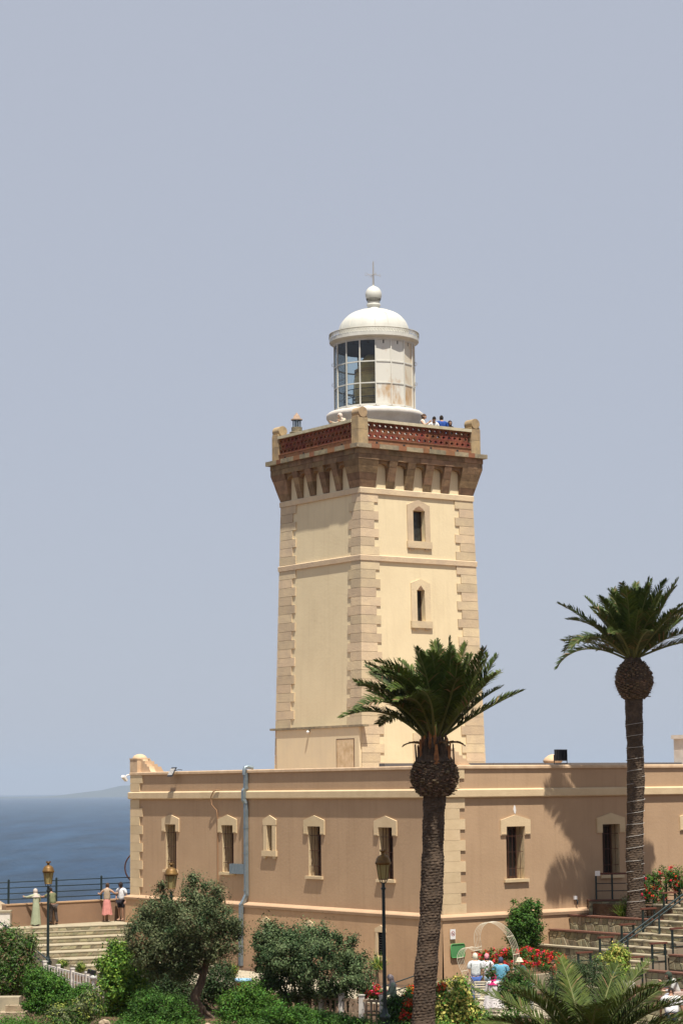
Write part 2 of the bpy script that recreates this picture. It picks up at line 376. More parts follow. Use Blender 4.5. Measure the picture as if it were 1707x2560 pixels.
# plinth (lower wall, battered a little) with openings in A
pA = lambda u, z, d: (-.20 - (2.6-z)*.02 + d, u, z); pB = lambda u, z, d: (u, -.20 - (2.6-z)*.02 + d, z)
w = MB(); holed(w, pA, -.2, LA+.2, -.2, 2.56, lowA, .35, 0, 1); w.build('plinth', [PLNT, DARKI], BLD)
w = MB(); w.face([pB(-.2, -.2, 0), pB(LB, -.2, 0), pB(LB, 2.56, 0), pB(-.2, 2.56, 0)])
w.face([(-.2, LA+.2, -.2), (LB, LA+.2, -.2), (LB, LA+.2, 2.56), (-.2, LA+.2, 2.56)]); w.build('plinth', PLNT, BLD)
def ringprof(prof, mname, name, p=BLD):
    """sweep a profile (out, z) along wall B and wall A, mitred at the corner; ends closed at far corners"""
    m = MB(); n = len(prof)
    path = lambda o: [(LB, -o), (-o, -o), (-o, LA + o), (4, LA + o)]
    V = [(*path(o)[k], z) for k in range(4) for o, z in prof]
    m.poly(V, [(k*n+i, k*n+(i+1) % n, (k+1)*n+(i+1) % n, (k+1)*n+i) for k in range(3) for i in range(n)] + [tuple(range(n)), tuple(range(3*n, 4*n))])
    return m.build(name, mname, p)
ringprof([(-.05, 2.57), (.25, 2.57), (.27, 2.68), (.235, 2.72), (.01, 2.80), (-.05, 2.80)], MOLD, 'moulding')
ringprof([(-.05, 7.26), (.10, 7.26), (.135, 7.30), (.135, 7.555), (.10, 7.59), (-.05, 7.62)], CREAM, 'cornice')
ringprof([(-.50, 8.40), (.06, 8.385), (.075, 8.40), (.075, 8.49), (.05, 8.53), (-.50, 8.53)], COPE, 'coping')
# corner stones
def corner(cx, cy, dx, dy, z0, z1, la, lb, p=.05):
    """L-shaped stone at corner (cx,cy); dx,dy point along the walls away from it"""
    P = [(cx-dx*p, cy-dy*p), (cx-dx*p+dx*lb, cy-dy*p), (cx-dx*p+dx*lb, cy+dy*.03), (cx+dx*.03, cy+dy*.03), (cx+dx*.03, cy-dy*p+dy*la), (cx-dx*p, cy-dy*p+dy*la)]
    m = MB(); m.prism(P, z0, z1); return m
H = (7.25-2.76)/11
for cy, dy in ((0, 1), (LA, -1)):
    for i in range(11):
        z1 = 7.25 - i*H; lg = (i % 2 == 0) if dy > 0 else (i % 2 == 1)
        corner(0, cy, 1, dy, z1-H+.008, z1, 1.12 if lg else .86, 1.16 if lg else .90).build('quoin', CREAM, BLD)
    for k, (z0, z1, lg) in enumerate(((7.62, 8.0, False), (8.008, 8.385, True))):
        corner(0, cy, 1, dy, z0, z1, 1.12 if lg else .86, 1.16 if lg else .90).build('quoin', CREAM, BLD)
def window(f, c, mirror=False, flower=False):
    m = MB()
    hood = [(c-.76, 5.76), (c-.47, 5.76), (c-.47, 6.10), (c+.47, 6.10), (c+.47, 5.76), (c+.76, 5.76), (c+.76, 6.36), (c, 6.56), (c-.76, 6.36)]
    # split the concave hood into convex pieces
    pprism(m, f, [(c-.76, 5.76), (c-.47, 5.76), (c-.47, 6.102), (c-.76, 6.102)], -.06, .02)
    pprism(m, f, [(c+.47, 5.76), (c+.76, 5.76), (c+.76, 6.102), (c+.47, 6.102)], -.06, .02)
    pprism(m, f, [(c-.76, 6.102), (c+.76, 6.102), (c+.76, 6.36), (c, 6.56), (c-.76, 6.36)], -.06, .02)
    for s_ in (-1, 1): pbox(m, f, c+s_*.615-.13, c+s_*.615+.13, 5.80, 5.84, -.075, -.058)
    o = m.build('window', CREAM, BLD)
    m = MB(); pbox(m, f, c-.62, c+.62, 3.92, 4.038, -.10, .54); m.build('sill', CREAM, o)
    m = MB(); d = .49
    for a, b_, z0, z1 in ((c-.455, c-.39, 4.05, 6.09), (c+.39, c+.455, 4.05, 6.09), (c-.39, c+.39, 4.05, 4.12), (c-.39, c+.39, 6.02, 6.09), (c-.03, c+.03, 4.12, 6.02)):
        pbox(m, f, a, b_, z0, z1, d, d+.055)
    m.build('frame', WOODB, o)
    for s_ in (-1, 1):
        m = MB(); pbox(m, f, c+s_*.21-.175, c+s_*.21+.175, 4.13, 6.01, d+.02, d+.03); m.build('pane', WGLASS, o)
    m = MB()
    for k in range(4):
        u = c-.30+.2*k; m.tube([f(u, 4.05, .07), f(u, 6.09, .07)], .011, 6)
    for z in (4.45, 5.1, 5.72): pbox(m, f, c-.455, c+.455, z-.01, z+.01, .06, .08)
    m.build('grille', RUSTI, o)
    return o
for c in (3.66, 8.70, 15.48, 20.37): window(fA, c)
for c in (3.66, 8.72, 13.35, 18.4): window(fB, c)
# the narrow slit window of wall A
c = 12.08; m = MB()
pprism(m, fA, [(c-.50, 6.13), (c+.50, 6.13), (c+.52, 6.36), (c, 6.56), (c-.52, 6.36)], -.06, .02)
pbox(m, fA, c-.48, c-.21, 5.04, 6.128, -.055, .02); pbox(m, fA, c+.21, c+.48, 5.04, 6.128, -.055, .02)
o = m.build('window', CREAM, BLD)
m = MB(); pbox(m, fA, c-.56, c+.56, 4.80, 5.035, -.10, .3)
for s_ in (-1, 1): pprism(m, fA, [(c+s_*.38-.09, 4.70), (c+s_*.38+.09, 4.70), (c+s_*.38+.12, 4.80), (c+s_*.38-.12, 4.80)], -.07, .02)
m.build('sill', CREAM, o)
m = MB(); pbox(m, fA, c-.205, c+.205, 5.045, 6.115, .36, .38); m.build('pane', WGLASS, o)
for c in (3.8, 8.85, 12.1):                      # little cellar windows in the plinth
    m = MB()
    for s_ in (-1, 1): pbox(m, pA, c+s_*.25-.085, c+s_*.25+.085, 1.02, 1.96, -.04, .02)
    pprism(m, pA, [(c-.36, 1.962), (c+.36, 1.962), (c+.36, 2.10), (c, 2.24), (c-.36, 2.10)], -.045, .02)
    o = m.build('window', CREAM, BLD)
    m = MB(); pbox(m, pA, c-.40, c+.40, .86, 1.018, -.09, .2); m.build('sill', CREAM, o)
    m = MB()
    for k in range(9): pbox(m, pA, c-.155, c+.155, 1.07+k*.095, 1.10+k*.095, .02, .06)
    m.build('louvre', BLACK, o)
# stepped merlons on the corners
def merlon(cx, cy, wing, name='merlon'):
    o = empty(name, (cx, cy, 8.53), 0, parent=BLD)
    m = MB(); m.prism([(-.34, -.34), (.34, -.34), (.34, .34), (-.34, .34)], 0, .60)
    m.prism([(-.36, -.36), (.36, -.36), (.36, .36), (-.36, .36)], .602, .66); m.build('pillar', COPE, o)
    m = MB(); m.lathe([(.35, .661), (.34, .70), (.26, .79), (.12, .85), (0, .865)], n=20); m.build('cap', COPE, o)
    for (dx, dy) in wing:
        prof = [(.34, 0), (1.32, 0), (1.22, .05), (1.14, .16), (1.10, .26), (.92, .262), (.90, .38), (.72, .382), (.72, .52), (.55, .522), (.52, .60), (.34, .60)]
        m = MB(); t_ = .14; P = []
        for s_ in (-t_, t_):
            for a, z in prof: P.append((dx*a + dy*s_, dy*a + dx*s_, z))
        n = len(prof); fs = []
        # convex column slices keep the caps simple
        for i in range(n): fs.append((i, (i+1) % n, n+(i+1) % n, n+i))
        fs += [tuple(range(n)), tuple(range(n, 2*n))]
        m.poly(P, fs); m.build('stepped_wing', COPE, o)
    return o
merlon(.28, LA-.28, [(0, -1), (1, 0)]); merlon(.28, .28, [(1, 0), (0, 1)])
def onplane_y(px, py, yy):
    d = ray(px, py); p0 = L(0, yy); t_ = (p0 - CAM).dot(eL) / d.dot(eL); q = CAM + d*t_ - C0; return q.dot(eR), q.z
xx, zz = onplane_y(1381, 1886, LA-.3)
o = empty('merlon', (xx, LA-.3, 8.5), 0, parent=BLD); m = MB(); m.lathe([(.46, 0), (.46, .38), (.52, .40), (.52, .5), (.40, .62), (.2, .74), (0, .78)], n=20); m.build('cap', COPE, o)
o.scale = (1.0, 1.0, (zz-8.5)/.78)
xx, zz = onplane_y(1712, 1838, 6.0)
bx('chimney', (xx-.25, 5.8, 7.6), (xx+.45, 6.5, zz-.18), OFFW, BLD); bx('chimney', (xx-.33, 5.72, zz-.178), (xx+.53, 6.58, zz), OFFW, BLD)
# low grey roof kerb behind the parapet
zk = onplane_y(1300, 1908, 6.0)[1]
for i in range(16): bx('roof_kerb', (1.7+i*1.45, 6.0, 7.6), (1.7+i*1.45+1.43, 6.4, zk), ROOFG, BLD)

# things fixed to the building
def pxA(x, y):  # pixel on wall A -> local y, z
    d = ray(x, y); t_ = (C0 - CAM).dot(eR) / d.dot(eR); q = CAM + d*t_ - C0; return q.dot(eL), q.z
y0_, _ = pxA(620, 2050)
DP = empty('downpipe', L(-.12, y0_, 0), TH, 'grey galvanised square downpipe running down the tan wall', 'downpipe')
m = MB()
def sq(pts, w_=.075):
    for a, b_ in zip(pts, pts[1:]):
        a, b_ = Vector(a), Vector(b_); d = (b_-a); l = d.length; d.normalize()
        s1 = Vector((1, 0, 0)) if abs(d.x) < .9 else Vector((0, 0, 1)); s2 = d.cross(s1).normalized(); s1 = s2.cross(d).normalized()
        m.obox((a+b_)/2, d*(l/2+.03), s1*w_, s2*w_)
m.tube([(.35, -.1, 8.60), (.12, -.02, 8.66), (-.02, 0, 8.62), (-.07, 0, 8.50), (-.07, 0, 8.3)], .085, 10)
sq([(0, 0, 8.35), (0, 0, 7.72)]); sq([(0, .01, 7.72), (-.09, .03, 7.60), (-.09, .03, 7.22), (0, -.01, 7.08)]); sq([(0, 0, 7.1), (0, -.02, 3.1)])
sq([(0, -.02, 3.1), (-.10, .04, 2.85), (-.22, .08, 2.66)]); sq([(-.21, .08, 2.70), (-.23, .10, .1)])
m.build('duct', ZINC, DP)
for z in (7.72, 6.0, 4.9, 3.3, 1.8):
    dx, dy = (0, 0) if z > 3 else (-.22, .09); bx('bracket', (dx-.085, dy-.09, z-.03), (dx+.085, dy+.09, z+.03), ZINC, DP)
m = MB(); m.box((-.07, .10, 4.00), (.07, 1.25, 4.42)); m.build('side_duct', ZINC, DP)
for k in range(4): bx('seam', (-.085, .30+k*.25, 3.99), (.075, .325+k*.25, 4.43), ZINC, DP)
ya, za = pxA(545, 2020)
m = MB(); m.tube([(-.16, ya-.35, 7.63), (-.17, ya-.15, 7.66), (-.19, ya+.1, 7.58), (-.19, ya+.3, 7.35), (-.16, ya+.28, 7.0), (-.06, ya+.02, 6.75), (-.03, ya, 6.4), (-.03, ya, 2.9)], .026, 6)
tag(m.build('cable', mat('tan_conduit', (.30, .17, .09), .7), None, C0, TH), 'thin tan cable conduit curving over the cornice by the second window', 'cable')
ya, za = pxA(443, 1931)
o = empty('floodlight', L(.0, ya, 8.53), TH, 'small white-faced floodlight on the left parapet above the first window', 'floodlight')
m = MB(); m.obox((-.28, 0, -.03), (.03, 0, .045), (0, .24, 0), (.07, 0, -.19) if False else (.10, 0, .17)); m.build('housing', BLACK, o)
m = MB(); m.obox((-.318, 0, -.02), (.004, 0, .007), (0, .20, 0), (.08, 0, .14)); m.build('lamp_face', SIGNW, o)
m = MB(); m.tube([(.15, -.2, .06), (-.05, -.15, .08), (-.24, 0, -.02)], .018, 6); m.build('arm', BLACK, o)
def pxB(x, y):
    d = ray(x, y); t_ = (C0 - CAM).dot(eL) / d.dot(eL); q = CAM + d*t_ - C0; return q.dot(eR), q.z
xb, zb = pxB(1411, 1895)
o = empty('floodlight', L(xb, .25, 8.53), TH, 'large black floodlight seen from behind on the right parapet', 'floodlight')
m = MB(); m.box((-.28, -.10, .16), (.28, .06, .62))
for k in range(7): m.box((-.25+k*.075, -.16, .2), (-.225+k*.075, -.101, .58))
m.build('housing', BLACK, o)
m = MB(); m.tube([(-.34, 0, .4), (-.34, 0, .04), (.34, 0, .04), (.34, 0, .4)], .025, 6); m.build('bracket', BLACK, o)
m = MB(); m.box((-.25, .065, .2), (.25, .08, .58)); m.build('lens', WGLASS, o)
o = empty('security_camera', L(-.12, LA+.1, 8.30), TH, 'small white security camera under the far left roof corner', 'camera')
m = MB(); m.obox((-.15, .1, -.05), (.12, .05, -.10), (.04, -.07, 0), (.03, .02, .05)); m.build('housing', SIGNW, o)
m = MB(); m.tube([(.1, 0, .12), (-.05, .05, .10), (-.12, .08, 0)], .03, 6); m.build('arm', SIGNW, o)
xb, zb = pxB(1286, 2026)
m = MB(); pprism(m, fB, [(xb-.04, zb+.13), (xb-.07, zb+.02), (xb-.02, zb-.12), (xb+.03, zb-.15), (xb+.07, zb-.02), (xb+.04, zb+.14), (xb, zb+.2)], -.012, .0); tag(m.build('paint_patch', SIGNW, None, C0, TH), 'white paint drip above the first window right of the corner', 'paint patch')
xb, zb = pxB(1437, 2247)
o = empty('wall_tap', L(xb, 0, zb), TH, 'small wall tap with white cover low on the right wall', 'tap')
bx('cover', (-.09, -.08, -.04), (.05, 0, .10), SIGNW, o); m = MB(); m.tube([(0, -.03, -.03), (.03, -.12, -.08), (.02, -.12, -.25)], .035, 6); m.build('spout', BLACK, o)
# no smoking sign and green board on the plinth right of the corner
def pxBp(x, y): a, z = pxB(x, y); return a, z
xb, zb = pxB(1121, 2336)
o = empty('no_smoking_sign', L(xb, -.26, zb), TH, 'white no smoking sign on the wall above the green board', 'sign')
bx('plate', (-.125, -.02, -.19), (.125, 0, .19), SIGNW, o)
m = MB(); m.lathe([(.095, -.012), (.095, 0), (.075, 0), (.075, -.012)], n=24); ri = m.build('red_ring', SIGNR, o); ri.rotation_euler = (PI/2, 0, 0); ri.location = (0, -.021, .02)
m = MB(); m.obox((0, -.026, .02), (.062, 0, -.062), (.006, 0, .006), (0, .003, 0)); m.build('slash', SIGNR, o)
m = MB(); m.obox((0, -.023, .01), (.055, 0, 0), (0, 0, .008), (0, .002, 0)); m.obox((.045, -.023, .045), (.004, 0, .02), (.004, 0, 0), (0, .002, 0)); m.build('cigarette', BLACK, o)
xb, zb = pxB(1132, 2377)
o = empty('green_board', L(xb, -.27, zb), TH, 'blank green board with clipped corners on the wall beside the palm trunk', 'board')
m = MB(); a, b_, c_ = .33, .255, .05
pprism(m, lambda u, z, d: (u, d, z), [(-a+c_, -b_), (a-c_, -b_), (a, -b_+c_), (a, b_-c_), (a-c_, b_), (-a+c_, b_), (-a, b_-c_), (-a, -b_+c_)], -.04, 0); m.build('panel', GREENB, o)
m = MB()
pts = [(-a+c_, -b_), (a-c_, -b_), (a, -b_+c_), (a, b_-c_), (a-c_, b_), (-a+c_, b_), (-a, b_-c_), (-a, -b_+c_), (-a+c_, -b_)]
m.tube([(u, -.045, z) for u, z in pts], .02, 6); m.build('rim', mat('pale_green_rim', (.07, .26, .08), .6), o)

# ------------------------------------------------------------------ the lighthouse tower
TC = L(10.2, 18.0, 0)
TW = empty('lighthouse_tower', TC, TH, 'tall square cream lighthouse tower with brown bracketed gallery and white lantern', 'lighthouse')
def ha(z): return 3.3 + (21.4 - z) * .022
fR = lambda u, z, d: (u, -ha(z) + d, z)
fL = lambda u, z, d: (-ha(z) + d, u, z)
fR2 = lambda u, z, d: (u, ha(z) - d, z)
fL2 = lambda u, z, d: (ha(z) - d, u, z)
wins = [(-.30, .40, 19.25, 20.72), (-.20, .26, 15.46, 16.93), (-.25, .35, 8.7, 9.9)]
def shaftface(f, holes, nm='shaft_wall'):
    m = MB(); holed(m, lambda u, z, d: f(u*ha(z)/3.3 if abs(u) > 3.2 else u, z, d), -3.3, 3.3, 7.0, 23.6, holes, .32, 0, 0); m.build(nm, TWALL, TW)
shaftface(fR, wins); shaftface(fL, []); shaftface(fR2, []); shaftface(fL2, [])
# string courses
def sqring(z0, z1, o0, o1, mt, name, n=1):
    m = MB()
    def R_(o, z): h = ha(z) + o if o is not None else 0; return [(-h, -h, z), (h, -h, z), (h, h, z), (-h, h, z)]
    prof = [(-.05, z0), (o0, z0), (o1, z1-.03), (o1-.03, z1), (-.05, z1)]
    V = []; 
    for o, z in prof: V += R_(o, z)
    fs = []
    for i in range(len(prof)):
        j = (i+1) % len(prof)
        for k in range(4): fs.append((i*4+k, i*4+(k+1) % 4, j*4+(k+1) % 4, j*4+k))
    m.poly(V, fs); return m.build(name, mt, TW)
sqring(21.37, 21.64, .085, .095, TQ, 'string_course'); sqring(18.20, 18.46, .085, .10, TQ, 'string_course')
def tquoin(sx_, sy_, z0, z1, lx, ly, p=.05):
    def P(z):
        a = ha(z); o = a + p; i = a - .03
        return [(sx_*q[0], sy_*q[1]) for q in ((o, o), (o-lx, o), (o-lx, i), (i, i), (i, o-ly), (o, o-ly))]
    m = MB(); m.prism(P(z0), z0, z1, poly2=P(z1)); m.build('quoin', TQ, TW)
def quoins(ztop, n, h, first_long_x):
    for sx_, sy_ in ((-1, -1), (1, -1), (-1, 1), (1, 1)):
        for i in range(n):
            z1 = ztop - i*h; lg = (i % 2 == 0) == first_long_x
            a = ha(z1) + .05
            # measured reach of the stones on each face
            lx = (a - 2.33) if lg else (a - 2.58); ly = (a - 2.64) if lg else (a - 2.40)
            if sx_ > 0: lx = (a - 2.22) if lg else (a - 2.48)
            if sy_ > 0: ly = (a - 2.0) if lg else (a - 2.28)
            tquoin(sx_, sy_, z1-h+.016, z1, lx + rnd.uniform(-.012, .012), ly + rnd.uniform(-.012, .012))
quoins(21.365, 7, (21.365-18.465)/7, True); quoins(18.195, 26, .425, True)
# tower windows
def twin(c, hw, z0, z1, zs, zp, ow0, ow1, side=True):
    m = MB(); f = lambda u, z, d: fR(u, z, d)
    pbox(m, f, c-hw, ow0, z0, z1, -.05, .02); pbox(m, f, ow1, c+hw, z0, z1, -.05, .02)
    pprism(m, f, [(c-hw, z1+.002), (c+hw, z1+.002), (c+hw, zs), (c, zp), (c-hw, zs)], -.05, .02)
    o = m.build('window', TQ, TW)
    m = MB(); pbox(m, f, c-hw-.05, c+hw+.05, z0-.33, z0-.002, -.11, .3)
    for s_ in (-1, 1): pbox(m, f, c+s_*(hw-.22)-.12, c+s_*(hw-.22)+.12, z0-.42, z0-.332, -.07, .02)
    m.build('sill', TQ, o)
    m = MB(); pbox(m, f, ow0+.005, ow1-.005, z0+.005, z1-.005, .27, .285); m.build('pane', mat('green_grey_glass', (.045, .05, .045), .25, (.02, .018, .015), 2), o)
    m = MB()
    for a, b_, c0, c1 in ((ow0+.003, ow0+.045, z0, z1), (ow1-.045, ow1-.003, z0, z1), (ow0, ow1, z1-.06, z1), (ow0, ow1, z0, z0+.05)): pbox(m, f, a, b_, c0, c1, .24, .27)
    m.build('frame', WOODB, o)
    # flat pointed plate over the opening; its brown stands in for a notch's shade
    m = MB(); mid = (ow0+ow1)/2; pprism(m, f, [(ow0+.05, z1+.003), (ow1-.05, z1+.003), (ow1-.12, z1+.10), (mid, z1+.22), (ow0+.12, z1+.10)], -.053, -.049); m.build('notch_shade', BRWN, o)
twin(.03, .67, 19.25, 20.72, 20.98, 21.24, -.30, .40); twin(.03, .57, 15.46, 16.93, 17.26, 17.46, -.20, .26); twin(.03, .67, 8.7, 9.9, 10.2, 10.4, -.25, .35)
# corbelled gallery: brackets, corner brackets
def hb(z): return 3.36 + (max(z, 21.65) - 21.65) / (22.93 - 21.65) * .34 if z < 22.93 else 3.70
zc = [21.65, 21.98, 22.32, 22.64, 22.93]
def fac(k):
    a = k*PI/2; ca, sa = round(math.cos(a)), round(math.sin(a))
    return lambda u, out, z: (u*ca + out*sa, u*sa - out*ca, z)
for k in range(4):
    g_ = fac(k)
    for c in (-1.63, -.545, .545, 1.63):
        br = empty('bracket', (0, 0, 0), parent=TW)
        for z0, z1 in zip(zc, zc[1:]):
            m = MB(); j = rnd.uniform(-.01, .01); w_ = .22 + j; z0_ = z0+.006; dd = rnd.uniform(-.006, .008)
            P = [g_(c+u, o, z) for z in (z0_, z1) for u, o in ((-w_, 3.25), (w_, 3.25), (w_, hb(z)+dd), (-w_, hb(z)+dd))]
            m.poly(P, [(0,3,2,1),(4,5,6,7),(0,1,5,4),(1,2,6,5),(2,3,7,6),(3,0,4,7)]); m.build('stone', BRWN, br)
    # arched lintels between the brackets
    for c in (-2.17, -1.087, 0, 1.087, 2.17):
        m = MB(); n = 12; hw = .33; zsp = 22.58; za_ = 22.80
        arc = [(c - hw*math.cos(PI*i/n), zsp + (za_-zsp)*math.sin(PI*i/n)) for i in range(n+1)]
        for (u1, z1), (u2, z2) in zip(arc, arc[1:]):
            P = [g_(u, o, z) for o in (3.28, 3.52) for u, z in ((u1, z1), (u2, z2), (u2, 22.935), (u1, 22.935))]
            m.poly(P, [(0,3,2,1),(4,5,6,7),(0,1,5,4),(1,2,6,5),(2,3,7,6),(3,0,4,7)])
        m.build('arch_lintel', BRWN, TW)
    # beam courses
    for zi, (z0, z1) in enumerate(((22.936, 23.18), (23.186, 23.43))):
        u = -3.70; ci = 0
        while u < 3.69:
            l = rnd.uniform(.7, 1.2); e = min(3.70, u+l); e = 3.70 if 3.70-e < .35 else e
            m = MB(); o_ = 3.70 + rnd.uniform(-.008, .008) + zi*.03
            ee = e - (.0 if e < 3.69 else .30); 
            P = [g_(a, o, z) for z in (z0, z1) for a, o in ((u, 3.40), (ee-.006, 3.40), (ee-.006, o_), (u, o_))]
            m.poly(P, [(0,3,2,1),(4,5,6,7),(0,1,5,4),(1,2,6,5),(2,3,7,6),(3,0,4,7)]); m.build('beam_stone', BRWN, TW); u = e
    # slab rim stones
    u = -3.88; i = 0
    while u < 3.87:
        l = (.95, .42, 1.15, .5)[i % 4] * rnd.uniform(.85, 1.15); e = min(3.88, u+l); e = 3.88 if 3.88-e < .3 else e
        m = MB(); o_ = 3.88 + rnd.uniform(-.01, .01); ee = e - (.0 if e < 3.87 else .60)
        if ee > u+.05:
            P = [g_(a, o, z) for z in (23.434, 23.64 + rnd.uniform(-.008, .008)) for a, o in ((u, 3.28), (ee-.008, 3.28), (ee-.008, o_), (u, o_))]
            m.poly(P, [(0,3,2,1),(4,5,6,7),(0,1,5,4),(1,2,6,5),(2,3,7,6),(3,0,4,7)]); m.build('rim_stone', (GREYST, BRICKM, GREYST, BRICKM)[i % 4], TW)
        u = e; i += 1
    # corner bracket: solid corbelled corner
    cb = empty('corner_bracket', (0, 0, 0), parent=TW)
    for z0, z1 in zip(zc, zc[1:]):
        m = MB(); z0_ = z0+.006; dd = rnd.uniform(-.004, .006)
        P = []
        for z in (z0_, z1):
            o = hb(z) + dd; i_ = -2.50 - (22.93-z)*.0
            P += [g_(-o, o, z), g_(i_, o, z), g_(i_, 3.22, z), g_(-3.22, 3.22, z), g_(-3.22, -i_, z), g_(-o, -i_, z)]
        m.poly(P, [(5,4,3,2,1,0), (6,7,8,9,10,11)] + [(q, (q+1) % 6, 6+(q+1) % 6, 6+q) for q in range(6)]); m.build('stone', BRWN, cb)
    # parapet: brick base, lattice tiles, coping
    m = MB(); P = [g_(a, o, z) for z in (23.645, 23.90) for a, o in ((-3.1, 3.40), (3.1, 3.40), (3.1, 3.60), (-3.1, 3.60))]
    m.poly(P, [(0,3,2,1),(4,5,6,7),(0,1,5,4),(1,2,6,5),(2,3,7,6),(3,0,4,7)]); m.build('parapet_base', mat('parapet_brick', (.30, .15, .075), .95, (.20, .10, .06), 5, .01, 20), TW)
    m = MB(); P = [g_(a, o, z) for z in (23.90, 23.935) for a, o in ((-3.1, 3.38), (3.1, 3.38), (3.1, 3.635), (-3.1, 3.635))]
    m.poly(P, [(0,3,2,1),(4,5,6,7),(0,1,5,4),(1,2,6,5),(2,3,7,6),(3,0,4,7)]); m.build('brick_ledge', BRICKM, TW)
    m = MB()
    for q in range(4):
        u = -2.55 + q*1.6; P = [g_(a, o, z) for z in (23.70, 23.79) for a, o in ((u-.06, 3.5), (u+.06, 3.5), (u+.06, 3.603), (u-.06, 3.603))]
        m.poly(P, [(0,3,2,1),(4,5,6,7),(0,1,5,4),(1,2,6,5),(2,3,7,6),(3,0,4,7)])
    m.build('weep_holes', DARKI, TW)
    m = MB(); P = [g_(a, o, z) for z in (24.71, 24.85) for a, o in ((-3.1, 3.32), (3.1, 3.32), (3.1, 3.67), (-3.1, 3.67))]
    m.poly(P, [(0,3,2,1),(4,5,6,7),(0,1,5,4),(1,2,6,5),(2,3,7,6),(3,0,4,7)]); m.build('parapet_coping', mat('pale_lichen_coping', (.56, .50, .36), .9, (.40, .36, .24), 3, .008, 15), TW)
# lattice tile mesh (shared)
def tile_mesh(wd, ht, half=0):
    m = MB(); th = .055
    cx0 = 0
    outer = [(-wd/2, -ht/2), (0, -ht/2), (wd/2, -ht/2), (wd/2, 0), (wd/2, ht/2), (0, ht/2), (-wd/2, ht/2), (-wd/2, 0)]
    r1, r2 = .088, .045
    inner = [(-r2, -r2), (0, -r1), (r2, -r2), (r1*1.15, 0), (r2, r2), (0, r1), (-r2, r2), (-r1*1.15, 0)]
    n = 8; V = []
    for d in (-th, th):
        V += [(x, d, z) for x, z in outer]; V += [(x, d, z) for x, z in inner]
    fs = []
    for i in range(8):
        j = (i+1) % 8
        fs += [(i, j, 8+j, 8+i), (16+i, 16+8+i, 16+8+j, 16+j), (8+i, 8+j, 24+j, 24+i), (i, 16+i, 16+j, j)]
    m.poly(V, fs); me = bpy.data.meshes.new('lattice_tile'); me.from_pydata(m.v, [], m.f); me.materials.append(TERRA); me.update(); return me
TM = tile_mesh(.322, .255)
for k in range(4):
    for r_ in range(3):
        nT = 19 if r_ % 2 == 0 else 18
        for i in range(nT):
            u = (i - (nT-1)/2) * .326
            g_ = fac(k); o = link('lattice_tile', TM, TW, g_(u, 3.50, 24.066 + r_*.2585)); o.rotation_euler = (0, 0, k*PI/2)
# terrace floor, pillars with scrolls
bx('gallery_floor', (-3.4, -3.4, 23.45), (3.4, 3.4, 23.62), GREYST, TW)
for sx_, sy_ in ((-1, -1), (1, -1), (-1, 1), (1, 1)):
    p_ = empty('gallery_pillar', (sx_*3.36, sy_*3.36, 23.645), parent=TW)
    bx('lower_block', (-.28, -.28, 0), (.28, .28, .68), PILL, p_); bx('upper_block', (-.28, -.28, .69), (.28, .28, 1.24), PILL, p_)
    m = MB(); m.box((-.27, -.24, 1.25), (.27, .26, 1.34))
    m.tube([(0, -.29, 1.50), (0, .30, 1.50)], .245, 24, smooth=True); m.build('scroll', PILL, p_)
# annex on the left face at roof level
AX = empty('annex', (0, 0, 0), parent=TW)
bx('wall', (-ha(9)-.17, -3.56, 7.6), (-ha(9)+.1, 3.25, 10.47), mat('annex_render', (.70, .58, .38), .9, (.66, .55, .37), 1.1, .004, 12, streak=.12), AX)
for i in range(7):
    u = -3.95 + i*1.12; bx('roof_slab', (-ha(9)-.235, u, 10.475), (-ha(9)+.12, min(u+1.112, 3.75), 10.575), GREYST, AX)
o = bx('door', (-ha(9)-.185, -3.17, 7.7), (-ha(9)-.165, -1.80, 9.92), mat('cream_door', (.68, .53, .34), .7, (.5, .36, .2), 3), AX)
m = MB(); 
for a, b_, z0, z1 in ((-1.80, -1.775, 7.7, 9.95), (-3.195, -3.17, 7.7, 9.95), (-3.17, -1.80, 9.92, 9.95)): m.box((-ha(9)-.19, a, z0), (-ha(9)-.168, b_, z1))
m.build('door_joint', RUSTI, AX)
m = MB(); m.ball((-ha(9)-.26, 1.0-.55, 10.33), .075); m.build('bulb', SIGNW, AX); m = MB(); m.tube([(-ha(9)-.17, .45, 10.40), (-ha(9)-.27, .45, 10.40)], .06, 10); m.build('lamp_holder', GREYST, AX)

# lantern
LN = empty('lantern', (0, 0, 0), parent=TW)
m = MB(); m.lathe([(2.12, 23.6), (2.14, 24.9), (2.16, 25.25), (2.30, 25.5), (2.38, 25.62), (2.38, 25.78), (2.28, 25.86), (1.95, 25.92), (1.93, 26.0)], n=64); m.build('drum', OFFW, LN)
RG = 1.95; NS = 16
